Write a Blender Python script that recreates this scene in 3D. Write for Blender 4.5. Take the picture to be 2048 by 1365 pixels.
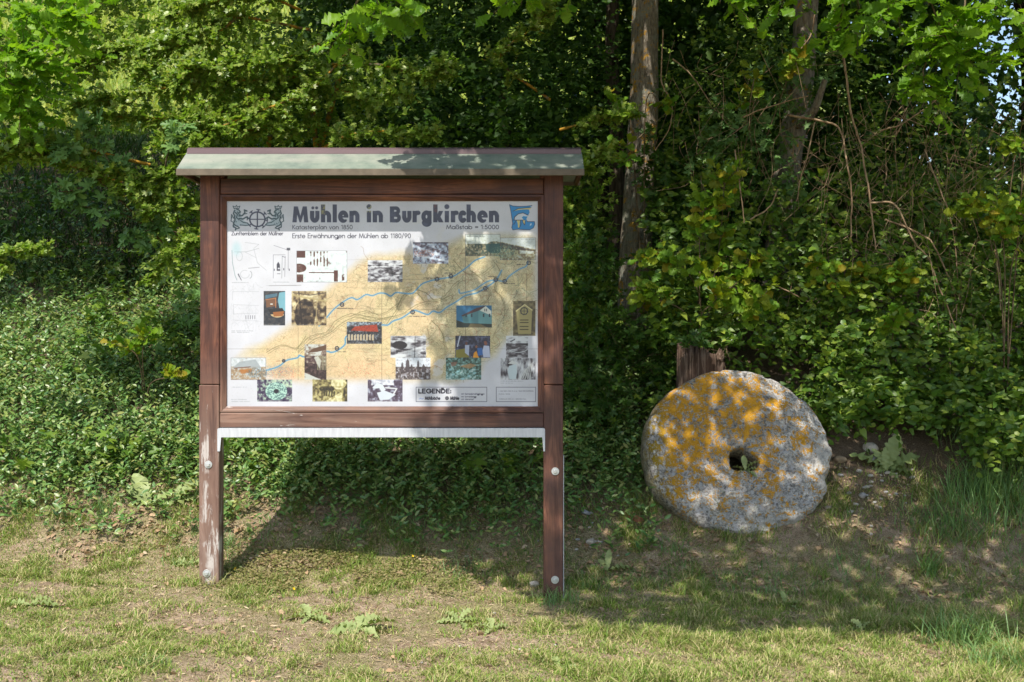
import bpy, math, random
import numpy as np
from mathutils import Matrix, Vector
random.seed(7)
RNG = np.random.default_rng(11)
SC = bpy.context.scene
COL = SC.collection
for o in list(bpy.data.objects):
    bpy.data.objects.remove(o)

# ---------------------------------------------------------------- camera
CAM_H = 1.32
CAM_Y = -6.0
FPX = 2280.0          # focal length in pixels of a 2048 wide frame
cam_d = bpy.data.cameras.new('camera')
cam = bpy.data.objects.new('camera', cam_d)
COL.objects.link(cam)
cam.location = (0, CAM_Y, CAM_H)
cam.rotation_euler = (math.radians(90), 0, 0)
cam_d.sensor_width = 36
cam_d.lens = FPX / 2048 * 36
cam_d.clip_end = 600
cam_d.dof.use_dof = True
cam_d.dof.focus_distance = 6.1
cam_d.dof.aperture_fstop = 9
SC.camera = cam

# ---------------------------------------------------------------- sun and sky
SUN = np.array([-0.24, -0.65, 1.0])
SUN /= np.linalg.norm(SUN)
KX, KY = 0.24, 0.65
elev = math.asin(SUN[2])
azim = math.atan2(SUN[0], SUN[1])          # clockwise from +Y
w = bpy.data.worlds.new('World')
SC.world = w
w.use_nodes = True
nt = w.node_tree
nt.nodes.clear()
sky = nt.nodes.new('ShaderNodeTexSky')
sky.sky_type = 'NISHITA'
sky.sun_disc = False
sky.sun_elevation = elev
sky.sun_rotation = azim
sky.air_density = 1.2
sky.dust_density = 2.0
sky.altitude = 400
bg = nt.nodes.new('ShaderNodeBackground')
bg.inputs[1].default_value = 0.145
wo = nt.nodes.new('ShaderNodeOutputWorld')
nt.links.new(sky.outputs[0], bg.inputs[0])
nt.links.new(bg.outputs[0], wo.inputs[0])
ld = bpy.data.lights.new('sun', 'SUN')
ld.energy = 4.0
ld.angle = math.radians(0.55)
ld.color = (1.0, 0.94, 0.84)
sun = bpy.data.objects.new('sun', ld)
COL.objects.link(sun)
sun.location = (-3, -8, 12)
sun.rotation_euler = Vector(SUN).to_track_quat('Z', 'Y').to_euler()
vs = SC.view_settings
vs.view_transform = 'Standard'
vs.look = 'None'
vs.gamma = 1
vs.use_curve_mapping = False
vs.exposure = 0.6
SC.render.resolution_x, SC.render.resolution_y = 1024, 682
SC.cycles.max_bounces = 7
SC.cycles.diffuse_bounces = 4
SC.cycles.transmission_bounces = 5
SC.cycles.transparent_max_bounces = 6
SC.cycles.caustics_reflective = False
SC.cycles.caustics_refractive = False
# ---------------------------------------------------------------- helpers
def sstep(a, b, x):
    t = np.clip((x - a) / (b - a), 0, 1)
    return t * t * (3 - 2 * t)

_TAB = np.random.default_rng(99).random((64, 64, 64)).astype(np.float32)
def vnoise(x, y, z=0.0, s=0):
    """value noise in 2D (z == 0) or 3D from a random lattice"""
    x = np.asarray(x, np.float32) + s * 7.31
    y = np.asarray(y, np.float32) + s * 3.77
    fx0, fy0 = np.floor(x), np.floor(y)
    fx, fy = x - fx0, y - fy0
    ix, iy = fx0.astype(np.int32), fy0.astype(np.int32)
    fx, fy = fx*fx*(3-2*fx), fy*fy*(3-2*fy)
    ix0, ix1, iy0, iy1 = ix & 63, (ix + 1) & 63, iy & 63, (iy + 1) & 63
    if np.isscalar(z) and z == 0:
        T_ = _TAB[s & 63]
        return (T_[ix0, iy0]*(1-fx) + T_[ix1, iy0]*fx)*(1-fy) + (T_[ix0, iy1]*(1-fx) + T_[ix1, iy1]*fx)*fy
    z = np.asarray(z, np.float32) + s * 1.93
    fz0 = np.floor(z); fz = z - fz0; iz = fz0.astype(np.int32)
    fz = fz*fz*(3-2*fz)
    r = 0
    for k, wz in ((0, 1-fz), (1, fz)):
        j = (iz + k) & 63
        r = r + wz * ((_TAB[j, ix0, iy0]*(1-fx) + _TAB[j, ix1, iy0]*fx)*(1-fy) + (_TAB[j, ix0, iy1]*(1-fx) + _TAB[j, ix1, iy1]*fx)*fy)
    return r

def fbm(x, y, z=0.0, s=0, o=4):
    r, a, t = 0, 1.0, 0
    x, y = np.asarray(x, np.float32), np.asarray(y, np.float32)
    for k in range(o):
        r = r + a * vnoise(x * 2**k, y * 2**k, (z * 2**k if not (np.isscalar(z) and z == 0) else 0), s + k * 7)
        t += a
        a *= 0.5
    return r / t

def unit(v):
    return v / np.maximum(np.linalg.norm(v, axis=-1, keepdims=True), 1e-9)

def at(px, py, Z):
    """world point seen at pixel (px, py) of the 2048 wide photograph, Z metres from the camera"""
    return np.array([(px - 1024) / FPX * Z, Z + CAM_Y, CAM_H - (py - 682.5) / FPX * Z])

def proj(P):
    Z = P[:, 1] - CAM_Y
    return 1024 + P[:, 0] / Z * FPX, 682.5 - (P[:, 2] - CAM_H) / Z * FPX, Z

def tag(o, label=None, cat=None, group=None, kind=None):
    if label: o['label'] = label
    if cat: o['category'] = cat
    if group: o['group'] = group
    if kind: o['kind'] = kind
    return o

def thing(name, loc, label, cat, group=None):
    o = bpy.data.objects.new(name, None)
    COL.objects.link(o)
    o.location = tuple(float(c) for c in loc)
    o.empty_display_size = 0.1
    return tag(o, label, cat, group)

def mesh_np(name, V, T, mat, rnd=None, smooth=False, uv=None):
    V = np.ascontiguousarray(V, dtype=np.float32)
    T = np.ascontiguousarray(T, dtype=np.int32)
    k = T.shape[1]
    me = bpy.data.meshes.new(name)
    me.vertices.add(len(V))
    me.vertices.foreach_set('co', V.ravel())
    me.loops.add(T.size)
    me.loops.foreach_set('vertex_index', T.ravel())
    me.polygons.add(len(T))
    me.polygons.foreach_set('loop_start', np.arange(0, T.size, k, dtype=np.int32))
    me.polygons.foreach_set('loop_total', np.full(len(T), k, dtype=np.int32))
    if smooth:
        me.polygons.foreach_set('use_smooth', np.ones(len(T), dtype=bool))
    me.update(calc_edges=True)
    if rnd is not None:
        a = me.attributes.new('rnd', 'FLOAT', 'FACE')
        a.data.foreach_set('value', np.ascontiguousarray(rnd, dtype=np.float32))
    me.validate()
    me.materials.append(mat)
    return me

def link(name, me, parent=None, loc=None):
    o = bpy.data.objects.new(name, me)
    COL.objects.link(o)
    if parent is not None: o.parent = parent
    if loc is not None: o.location = tuple(float(c) for c in loc)
    return o

def frames(D, N):
    X = unit(D)
    Zv = unit(N - (N * X).sum(-1, keepdims=True) * X)
    Y = np.cross(Zv, X)
    return X, Y, Zv

def scatter(tmpl, P, D, N, S):
    """copies of the template (V, T) with its x axis along D and its z axis near N"""
    tv, tt = tmpl
    X, Y, Zv = frames(D, N)
    S = np.asarray(S, float)
    if S.ndim == 1: S = np.stack([S, S, S], 1)
    V = (P[:, None, :] + tv[None, :, 0, None] * (X * S[:, 0:1])[:, None, :]
         + tv[None, :, 1, None] * (Y * S[:, 1:2])[:, None, :]
         + tv[None, :, 2, None] * (Zv * S[:, 2:3])[:, None, :])
    n, k = len(P), len(tv)
    T = tt[None] + (np.arange(n) * k)[:, None, None]
    return V.reshape(-1, 3), T.reshape(-1, tt.shape[1])

class Geo:
    """collects triangles of many small pieces into one mesh"""
    def __init__(s): s.V, s.T, s.R, s.n = [], [], [], 0
    def add(s, V, T, rnd=0.5):
        V = np.asarray(V, float); T = np.asarray(T, int)
        if T.shape[1] == 4:
            T = np.concatenate([T[:, [0, 1, 2]], T[:, [0, 2, 3]]])
        s.V.append(V); s.T.append(T + s.n); s.n += len(V)
        s.R.append(np.full(len(T), rnd) if np.isscalar(rnd) else np.asarray(rnd))
    def scatter(s, tmpl, P, D, N, S, rnd):
        V, T = scatter(tmpl, P, D, N, S)
        s.add(V, T, np.repeat(rnd, len(tmpl[1])))
    def tube(s, pts, rad, k=6, rnd=0.5, cap=True):
        pts = np.asarray(pts, float)
        m = len(pts)
        rad = np.interp(np.linspace(0, 1, m), np.linspace(0, 1, len(np.atleast_1d(rad))), np.atleast_1d(rad))
        d = unit(np.gradient(pts, axis=0))
        ref = np.array([0.31, 0.2, 0.93]) if abs(d[:, 2]).mean() < 0.7 else np.array([1.0, 0.1, 0.05])
        a = unit(np.cross(d, ref)); b = np.cross(d, a)
        th = np.linspace(0, 2 * np.pi, k, endpoint=False)
        V = (pts[:, None] + rad[:, None, None] * (np.cos(th)[None, :, None] * a[:, None] + np.sin(th)[None, :, None] * b[:, None])).reshape(-1, 3)
        i = np.arange(m - 1)[:, None] * k; j = np.arange(k)[None]; j2 = (j + 1) % k
        Q = np.stack([i + j, i + j2, i + k + j2, i + k + j], -1).reshape(-1, 4)
        s.add(V, Q, rnd)
        if cap:
            e = (m - 1) * k
            V2 = np.concatenate([V[e:], pts[-1:]])
            s.add(V2, np.stack([np.arange(k), (np.arange(k) + 1) % k, np.full(k, k)], 1), rnd)
    def mesh(s, name, mat, off=(0, 0, 0), smooth=False):
        V = np.concatenate(s.V) - np.asarray(off, float)
        return mesh_np(name, V, np.concatenate(s.T), mat, np.concatenate(s.R), smooth)
    def build(s, name, mat, parent=None, off=None, smooth=False, kind=None):
        if parent is not None and off is None: off = np.array(parent.location)
        o = link(name, s.mesh(name, mat, (0, 0, 0) if off is None else off, smooth), parent)
        if kind: o['kind'] = kind
        return o

def bezpath(pts, n=12):
    """smooth path through the points (Catmull-Rom)"""
    p = np.asarray(pts, float)
    p = np.concatenate([2 * p[:1] - p[1:2], p, 2 * p[-1:] - p[-2:-1]])
    out = []
    for i in range(1, len(p) - 2):
        for t in np.linspace(0, 1, n, endpoint=False):
            out.append(0.5 * ((2 * p[i]) + (-p[i-1] + p[i+1]) * t + (2*p[i-1] - 5*p[i] + 4*p[i+1] - p[i+2]) * t*t
                              + (-p[i-1] + 3*p[i] - 3*p[i+1] + p[i+2]) * t**3))
    out.append(p[-2])
    return np.array(out)

# ---------------------------------------------------------------- leaf shapes
def leaf_shape(xs, ys, fold=0.25, curl=-0.15, wave=0.0):
    """leaf from its half outline; long axis x from 0 to 1"""
    xs, ys = np.array(xs, float), np.array(ys, float)
    n = len(xs)
    mid = np.clip(xs, 0, 1)
    V, T = [], []
    for i in range(n): V.append((mid[i], 0, curl * mid[i]**2))
    for sgn in (1, -1):
        b = len(V)
        for i in range(n):
            V.append((xs[i], sgn * ys[i], curl * xs[i]**2 + fold * ys[i] + wave * math.sin(i * 2.4 + sgn) * ys[i]))
        for i in range(n - 1):
            q = [i, i + 1, b + i + 1, b + i]
            if sgn < 0: q = q[::-1]
            T += [(q[0], q[1], q[2]), (q[0], q[2], q[3])]
    V, T = np.array(V, float), np.array(T, int)
    keep = []
    for t in T:
        a, b_, c = V[t]
        if np.linalg.norm(np.cross(b_ - a, c - a)) > 1e-7: keep.append(t)
    return V, np.array(keep)

def palmate(ang, rad, centre=(0.0, 0.0), fold=0.1, curl=-0.15):
    ang, rad = np.radians(np.array(ang, float)), np.array(rad, float)
    V = [(0.0, 0, 0)]
    for a, r in zip(ang, rad):
        x, y = r * math.cos(a), r * math.sin(a)
        V.append((x, y, curl * r * r + fold * abs(y)))
    T = [(0, i, i + 1) for i in range(1, len(V) - 1)]
    return np.array(V, float), np.array(T, int)

L_PERI = leaf_shape([0, .22, .55, .85, 1], [0, .17, .21, .09, 0], .22, -.18)
L_OAK = leaf_shape([0, .12, .20, .30, .36, .46, .53, .64, .70, .80, .86, .95, 1.0],
                   [.012, .09, .06, .20, .13, .28, .17, .33, .21, .28, .17, .14, 0], .28, -.22, .35)
L_OAKS = leaf_shape([0, .2, .30, .42, .50, .64, .72, .84, 1.0],
                    [.012, .05, .19, .12, .28, .17, .30, .16, 0], .25, -.2, .3)
L_HAW = palmate([-150, -95, -70, -48, -25, -10, 0, 10, 25, 48, 70, 95, 150],
                [.12, .45, .62, .42, .85, .62, 1.0, .62, .85, .42, .62, .45, .12], fold=.18)
L_MAPLE = palmate([-175, -125, -105, -78, -58, -48, -30, -18, -10, 0, 10, 18, 30, 48, 58, 78, 105, 125, 175],
                  [.10, .58, .46, .34, .88, .86, .40, .74, .98, 1.02, .98, .74, .40, .86, .88, .34, .46, .58, .10], fold=.12)
L_HEART = leaf_shape([-.10, .02, .25, .5, .78, 1.0], [.10, .27, .33, .24, .09, 0], .2, -.25)
L_BIG = leaf_shape([0, .1, .2, .26, .34, .40, .5, .55, .64, .70, .8, .86, .93, 1.0],
                   [.02, .05, .12, .09, .17, .13, .20, .16, .21, .16, .17, .11, .09, 0], .45, -.35, .7)
L_SIMPLE = leaf_shape([0, .5, 1.0], [0, .26, 0], .2, -.15)

def blade_shape(bend=0.35, w=0.5, seg=3):
    """blade standing along z; width along x; bends to +y"""
    V, T = [], []
    for i in range(seg):
        t = i / seg
        ww = w * (1 - t**1.6)
        V += [(-ww, bend * t * t, t), (ww, bend * t * t, t)]
    V.append((0, bend, 1 - bend * .25))
    for i in range(seg - 1):
        a = 2 * i
        T += [(a, a + 1, a + 3), (a, a + 3, a + 2)]
    a = 2 * (seg - 1)
    T.append((a, a + 1, a + 2))
    return np.array(V, float), np.array(T, int)

def blades(geo, P, H, Wd, bend, rnd, lean=0.25, seg=3, rng=RNG):
    """grass blades at P; template scaled (width, height, height)"""
    n = len(P)
    tv, tt = blade_shape(1.0, 1.0, seg)
    a = rng.uniform(0, 2 * np.pi, n)
    fx = np.stack([np.cos(a), np.sin(a), np.zeros(n)], 1)
    fy = np.stack([-np.sin(a), np.cos(a), np.zeros(n)], 1)
    up = unit(np.stack([rng.normal(0, lean, n), rng.normal(0, lean, n), np.ones(n)], 1))
    t = tv[:, 2]
    V = (P[:, None] + (tv[None, :, 0] * Wd[:, None])[..., None] * fx[:, None]
         + (tv[None, :, 1] * (H * bend)[:, None])[..., None] * fy[:, None]
         + ((t[None] - .5 * bend[:, None] * t[None]**2 * .8) * H[:, None])[..., None] * up[:, None])
    T = tt[None] + (np.arange(n) * len(tv))[:, None, None]
    geo.add(V.reshape(-1, 3), T.reshape(-1, 3), np.repeat(rnd, len(tt)))

# ---------------------------------------------------------------- materials
def new_mat(name):
    m = bpy.data.materials.new(name)
    m.use_nodes = True
    n = m.node_tree.nodes
    n.clear()
    out = n.new('ShaderNodeOutputMaterial')
    b = n.new('ShaderNodeBsdfPrincipled')
    m.node_tree.links.new(b.outputs[0], out.inputs[0])
    return m, m.node_tree, b, out

def ramp(nt, stops, fac=None, mode='LINEAR'):
    r = nt.nodes.new('ShaderNodeValToRGB')
    e = r.color_ramp.elements
    r.color_ramp.interpolation = mode
    while len(e) < len(stops): e.new(0.5)
    for el, (p, c) in zip(e, stops):
        el.position = p
        el.color = (c[0], c[1], c[2], 1) if not np.isscalar(c) else (c, c, c, 1)
    if fac is not None: nt.links.new(fac, r.inputs[0])
    return r.outputs[0]

def math_n(nt, op, a, b=None, c=None, clamp=False):
    m = nt.nodes.new('ShaderNodeMath')
    m.operation = op
    m.use_clamp = clamp
    for i, v in enumerate((a, b, c)):
        if v is None: continue
        if isinstance(v, (int, float)): m.inputs[i].default_value = v
        else: nt.links.new(v, m.inputs[i])
    return m.outputs[0]

def mixc(nt, f, a, b, mode='MIX'):
    m = nt.nodes.new('ShaderNodeMix')
    m.data_type = 'RGBA'
    m.blend_type = mode
    for i, v in ((0, f), (6, a), (7, b)):
        if isinstance(v, (int, float)): m.inputs[i].default_value = v
        elif isinstance(v, tuple): m.inputs[i].default_value = (v[0], v[1], v[2], 1)
        else: nt.links.new(v, m.inputs[i])
    return m.outputs[2]

def noise_n(nt, scale, detail=4, rough=0.55, vec=None, stretch=None, dist=0.0, coord='Object'):
    t = nt.nodes.new('ShaderNodeTexNoise')
    t.inputs['Scale'].default_value = scale
    t.inputs['Detail'].default_value = detail
    t.inputs['Roughness'].default_value = rough
    t.inputs['Distortion'].default_value = dist
    if vec is None:
        tc = nt.nodes.new('ShaderNodeTexCoord')
        vec = tc.outputs[coord]
    if stretch:
        mp = nt.nodes.new('ShaderNodeMapping')
        mp.inputs['Scale'].default_value = stretch
        nt.links.new(vec, mp.inputs[0])
        vec = mp.outputs[0]
    nt.links.new(vec, t.inputs['Vector'])
    return t.outputs[0]

def bump_n(nt, h, strength=0.5, dist=0.01, bsdf=None):
    b = nt.nodes.new('ShaderNodeBump')
    b.inputs['Strength'].default_value = strength
    b.inputs['Distance'].default_value = dist
    nt.links.new(h, b.inputs['Height'])
    if bsdf is not None: nt.links.new(b.outputs[0], bsdf.inputs['Normal'])
    return b.outputs[0]

def leaf_mat(name, cols, trans=0.35, rough=0.42, spec=0.45, tcol=(1.25, 1.3, .55)):
    """cols: ramp of real leaf colours picked per leaf"""
    m, nt, b, out = new_mat(name)
    at_ = nt.nodes.new('ShaderNodeAttribute')
    at_.attribute_name = 'rnd'
    oi = nt.nodes.new('ShaderNodeObjectInfo')
    f = math_n(nt, 'FRACT', math_n(nt, 'ADD', at_.outputs['Fac'], oi.outputs['Random']))
    n = len(cols)
    c = ramp(nt, [(i / (n - 1), cols[i]) for i in range(n)], f)
    ns = noise_n(nt, 45, 3, .6)
    c2 = mixc(nt, math_n(nt, 'MULTIPLY', ns, .5), c, mixc(nt, 1.0, c, (.62, .66, .6), 'MULTIPLY'))
    nt.links.new(c2, b.inputs['Base Color'])
    b.inputs['Roughness'].default_value = rough
    b.inputs['Specular IOR Level'].default_value = spec
    tr = nt.nodes.new('ShaderNodeBsdfTranslucent')
    tc = mixc(nt, 1.0, c2, tcol, 'MULTIPLY')
    nt.links.new(tc, tr.inputs[0])
    mx = nt.nodes.new('ShaderNodeMixShader')
    mx.inputs[0].default_value = trans
    nt.links.new(b.outputs[0], mx.inputs[1])
    nt.links.new(tr.outputs[0], mx.inputs[2])
    nt.links.new(mx.outputs[0], out.inputs[0])
    return m

M = {}
M['peri'] = leaf_mat('periwinkle leaf', [(0.069, 0.165, 0.040), (0.115, 0.242, 0.055), (0.184, 0.319, 0.080), (0.276, 0.352, 0.090), (0.092, 0.198, 0.050), (0.414, 0.418, 0.140)], .22, .40, .7)
M['oak'] = leaf_mat('oak leaf', [(0.114, 0.264, 0.018), (0.186, 0.370, 0.023), (0.269, 0.458, 0.029), (0.145, 0.299, 0.021)], .5, .45, .35, (1.35, 1.35, .5))
M['oakdark'] = leaf_mat('oak leaf yellowing', [(0.120, 0.284, 0.022), (0.215, 0.378, 0.024), (0.335, 0.401, 0.025), (0.144, 0.307, 0.022), (0.407, 0.307, 0.025)], .45, .5, .3, (1.3, 1.2, .5))
M['haw'] = leaf_mat('hawthorn leaf', [(.15, .25, .035), (.22, .34, .045), (.28, .40, .06), (.38, .44, .10), (.17, .29, .035)], .42, .38, .55, (1.1, 1.3, .5))
M['maple'] = leaf_mat('field maple leaf', [(0.130, 0.265, 0.075), (0.190, 0.337, 0.105), (0.106, 0.224, 0.065), (0.237, 0.388, 0.117)], .32, .5, .4)
M['vine'] = leaf_mat('climber leaf', [(0.069, 0.150, 0.021), (0.124, 0.242, 0.028), (0.235, 0.343, 0.041), (0.078, 0.172, 0.032), (0.344, 0.423, 0.056)], .38, .42, .45)
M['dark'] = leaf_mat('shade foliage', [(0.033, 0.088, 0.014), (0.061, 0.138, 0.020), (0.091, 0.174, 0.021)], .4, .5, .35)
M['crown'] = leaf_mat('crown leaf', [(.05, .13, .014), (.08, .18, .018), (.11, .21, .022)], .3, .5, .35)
M['rosette'] = leaf_mat('rosette leaf', [(.29, .36, .13), (.36, .42, .18), (.24, .31, .11)], .2, .5, .3)
M['lawn'] = leaf_mat('lawn blade', [(.14, .27, .03), (.24, .35, .05), (.54, .47, .21), (.17, .31, .04), (.62, .52, .28), (.28, .37, .07), (.11, .22, .03)], .28, .5, .3, (1.1, 1.15, .7))
M['longgrass'] = leaf_mat('long grass', [(.17, .30, .11), (.24, .40, .14), (.13, .24, .08), (.34, .44, .15)], .3, .45, .35)
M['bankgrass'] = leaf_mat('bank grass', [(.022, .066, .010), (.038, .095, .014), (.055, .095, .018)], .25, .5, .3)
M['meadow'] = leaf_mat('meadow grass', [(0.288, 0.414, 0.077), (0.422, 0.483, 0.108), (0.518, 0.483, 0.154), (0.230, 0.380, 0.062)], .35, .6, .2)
M['mat'] = leaf_mat('knotweed leaf', [(.20, .24, .055), (.34, .26, .13), (.13, .18, .04), (.42, .32, .17), (.26, .27, .08)], .25, .5, .3)
M['dead'] = leaf_mat('dead leaf', [(0.442, 0.286, 0.169), (0.546, 0.390, 0.247), (0.312, 0.195, 0.117), (0.624, 0.494, 0.351)], .15, .7, .2, (1, .8, .6))
M['straw'] = leaf_mat('straw litter', [(0.532, 0.406, 0.252), (0.392, 0.280, 0.168), (0.644, 0.518, 0.350), (0.252, 0.168, 0.105)], .1, .8, .15, (1, .85, .6))

def bark_mat(name, c0, c1, lich=0.0, rows=(9, 9, 1.6), bumpd=.02):
    m, nt, b, out = new_mat(name)
    n1 = noise_n(nt, 5, 6, .65, stretch=rows, dist=.6)
    n2 = noise_n(nt, 38, 4, .6)
    c = ramp(nt, [(.32, tuple(x * .35 for x in c0)), (.46, c0), (.62, c1), (.8, tuple(min(1, x * 1.3) for x in c1))], n1)
    c = mixc(nt, math_n(nt, 'MULTIPLY', n2, .55), c, (.55, .53, .5), 'MULTIPLY')
    if lich > 0:
        l1 = noise_n(nt, 7, 6, .7)
        c = mixc(nt, ramp(nt, [(.52, 0.0), (.60, .75)], l1), c, (.30, .31, .25))
        l2 = noise_n(nt, 11, 6, .72, stretch=(1, 1, 1.1))
        c = mixc(nt, ramp(nt, [(.62 - lich * .05, 0.0), (.66 - lich * .05, .9)], l2), c, (.50, .27, .03))
    nt.links.new(c, b.inputs['Base Color'])
    b.inputs['Roughness'].default_value = .9
    b.inputs['Specular IOR Level'].default_value = .15
    bump_n(nt, n1, .9, bumpd, b)
    return m
M['bark'] = bark_mat('lichened bark', (.27, .23, .18), (.42, .37, .30), 1.3, (14, 14, 3.6), .05)
M['bark2'] = bark_mat('grey bark', (.22, .19, .16), (.36, .32, .27), .3)
M['barkdark'] = bark_mat('dark bark', (.07, .055, .04), (.13, .105, .08), 0)
M['stumpwood'] = bark_mat('weathered stump wood', (.12, .075, .055), (.27, .195, .15), 0, (16, 16, 1.0), .03)
M['twig'] = bark_mat('twig', (.17, .12, .075), (.26, .20, .13), 0)
M['lichtwig'] = bark_mat('lichened twig', (.20, .14, .08), (.34, .24, .12), 3.2)
M['cane'] = bark_mat('dry cane', (.32, .22, .14), (.46, .34, .22), 0, (6, 6, 2), .003)
# ---------------------------------------------------------------- terrain
PL = np.array([(-400, -1), (-60, -.3), (-6, -.02), (0, 0), (.3, .05), (.46, .10), (.8, .29), (1.14, .52), (2.5, 1.36), (4, 2.2), (6, 3.25), (9, 4.25), (60, 21.5), (400, 60)])
PR = np.array([(-400, -1), (-60, -.3), (-6, -.02), (0, 0), (.3, .05), (.46, .10), (.8, .27), (1.14, .47), (2.0, .90), (3, 1.40), (4.5, 2.1), (7, 2.9), (10, 3.2), (60, 3.4), (400, 4)])
def ground_z(x, y, fine=True):
    x, y = np.asarray(x, float), np.asarray(y, float)
    s = sstep(.27, .42, x / np.maximum(y + 6, 1.0)) * sstep(.6, 1.2, y)
    z = np.interp(y, PL[:, 0], PL[:, 1]) * (1 - s) + np.interp(y, PR[:, 0], PR[:, 1]) * s
    z = z - .042 * np.clip(x + .7, -3, 4) * (1 - sstep(.3, 2.5, y))
    z = z + (fbm(x * .9, y * .9, 0, 3) - .5) * .10 * sstep(-1, 2, y) + (fbm(x * 2.3, y * 2.3, 0, 5, 3) - .5) * .045
    if fine: z = z + (fbm(x * 11, y * 11, 0, 9, 4) - .5) * .034
    return z

def ground_at(px, py):
    Z = np.linspace(3.2, 30, 3000)
    p = np.stack([(px - 1024) / FPX * Z, Z + CAM_Y, CAM_H - (py - 682.5) / FPX * Z], 1)
    h = ground_z(p[:, 0], p[:, 1])
    i = int(np.argmax(p[:, 2] <= h))
    return np.array([p[i, 0], p[i, 1], h[i]])

def axis(a, b, step, far, grow):
    mid = list(np.arange(a, b, step))
    lo, hi, d = [], [], step
    x = a
    while x > -far: d *= grow; x -= d; lo.append(x)
    x, d = mid[-1], step
    while x < far: d *= grow; x += d; hi.append(x)
    return np.array(lo[::-1] + mid + hi)
gx = axis(-3.9, 3.9, .015, 380, 1.12)
gy = axis(-2.1, 1.7, .015, 380, 1.10)
GX, GY = np.meshgrid(gx, gy)
GZ = ground_z(GX, GY)
V = np.stack([GX.ravel(), GY.ravel(), GZ.ravel()], 1)
nx, ny = len(gx), len(gy)
i = np.arange(ny - 1)[:, None] * nx + np.arange(nx - 1)[None]
Q = np.stack([i, i + 1, i + nx + 1, i + nx], -1).reshape(-1, 4)
m, nt, b, out = new_mat('soil and turf')
big = noise_n(nt, 1.7, 5, .6, coord='Object')
med = noise_n(nt, 14, 5, .65, coord='Object')
fin = noise_n(nt, 130, 4, .7, coord='Object')
soil = ramp(nt, [(.27, (.17, .115, .078)), (.46, (.46, .335, .24)), (.66, (.68, .54, .41))], fin)
soil = mixc(nt, ramp(nt, [(.38, .8), (.58, 0.0)], med), soil, (.50, .44, .38), 'MULTIPLY')
thatch = ramp(nt, [(.32, (.09, .10, .03)), (.50, (.27, .25, .11)), (.70, (.52, .44, .24))], fin)
gcol = mixc(nt, ramp(nt, [(.40, 0.05), (.58, .75)], big), soil, thatch)
sp = nt.nodes.new('ShaderNodeSeparateXYZ')
tcn = nt.nodes.new('ShaderNodeTexCoord')
nt.links.new(tcn.outputs['Object'], sp.inputs[0])
humus = ramp(nt, [(.25, (.06, .042, .03)), (.5, (.18, .13, .09)), (.75, (.34, .26, .19))], fin)
hm = nt.nodes.new('ShaderNodeMapRange')
nt.links.new(math_n(nt, 'ADD', sp.outputs['Y'], math_n(nt, 'MULTIPLY', big, .8)), hm.inputs[0])
hm.inputs[1].default_value, hm.inputs[2].default_value = .95, 1.6
gcol = mixc(nt, hm.outputs[0], gcol, humus)
mead = ramp(nt, [(.3, (.16, .25, .05)), (.7, (.30, .34, .10))], med)
mm = nt.nodes.new('ShaderNodeMapRange')
nt.links.new(sp.outputs['Y'], mm.inputs[0])
mm.inputs[1].default_value, mm.inputs[2].default_value = 7.5, 10
gcol = mixc(nt, mm.outputs[0], gcol, mead)
nt.links.new(gcol, b.inputs['Base Color'])
b.inputs['Roughness'].default_value = .95
b.inputs['Specular IOR Level'].default_value = .1
bump_n(nt, math_n(nt, 'ADD', fin, math_n(nt, 'MULTIPLY', med, .8)), 1.0, .016, b)
gr = link('ground', mesh_np('ground', V, Q, m, smooth=True))
tag(gr, 'dry lawn, bare soil and rising bank', kind='structure')
# ---------------------------------------------------------------- information board: printed sheet
S = 2                                    # print resolution: pixels per photograph pixel
PX0, PX1, PY0, PY1 = 450, 1079, 400, 815
IW, IH = (PX1 - PX0) * S, (PY1 - PY0) * S
IMG = np.empty((IH, IW, 3))
IMG[:] = (.855, .865, .90)
prng = np.random.default_rng(5)
yy, xx = np.mgrid[0:IH, 0:IW]
fxx, fyy = xx / S + PX0, yy / S + PY0

def nz(w, h, sc, seed, o=4):
    y, x = np.mgrid[0:h, 0:w]
    return fbm(x / sc * 1.5, y / sc * 1.5, 0, seed, o)   # scales were chosen for three pixels per photograph pixel

def blend(sl, col, al):
    IMG[sl] = IMG[sl] * (1 - al[..., None]) + np.asarray(col) * al[..., None]

def seg(p, q, hw, col, a=1.0, flat=False):
    """straight stroke between two points given in photograph pixels"""
    p = (np.array(p, float) - (PX0, PY0)) * S
    q = (np.array(q, float) - (PX0, PY0)) * S
    hw = hw * S
    lo = np.floor(np.minimum(p, q) - hw - 2).astype(int)
    hi = np.ceil(np.maximum(p, q) + hw + 3).astype(int)
    lo = np.clip(lo, 0, (IW, IH)); hi = np.clip(hi, 0, (IW, IH))
    if (hi <= lo).any(): return
    Y, X = np.mgrid[lo[1]:hi[1], lo[0]:hi[0]]
    d = q - p
    L = max(np.hypot(*d), 1e-6)
    u = ((X - p[0]) * d[0] + (Y - p[1]) * d[1]) / L
    v = np.abs((X - p[0]) * -d[1] + (Y - p[1]) * d[0]) / L
    if flat:
        dd = np.maximum(v - hw, np.maximum(-u, u - L))
    else:
        dd = np.hypot(v, np.maximum(0, np.maximum(-u, u - L))) - hw
    al = np.clip(.5 - dd, 0, 1) * a
    blend((slice(lo[1], hi[1]), slice(lo[0], hi[0])), col, al)

def line(pts, hw, col, a=1.0):
    for p, q in zip(pts[:-1], pts[1:]): seg(p, q, hw, col, a)

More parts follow.
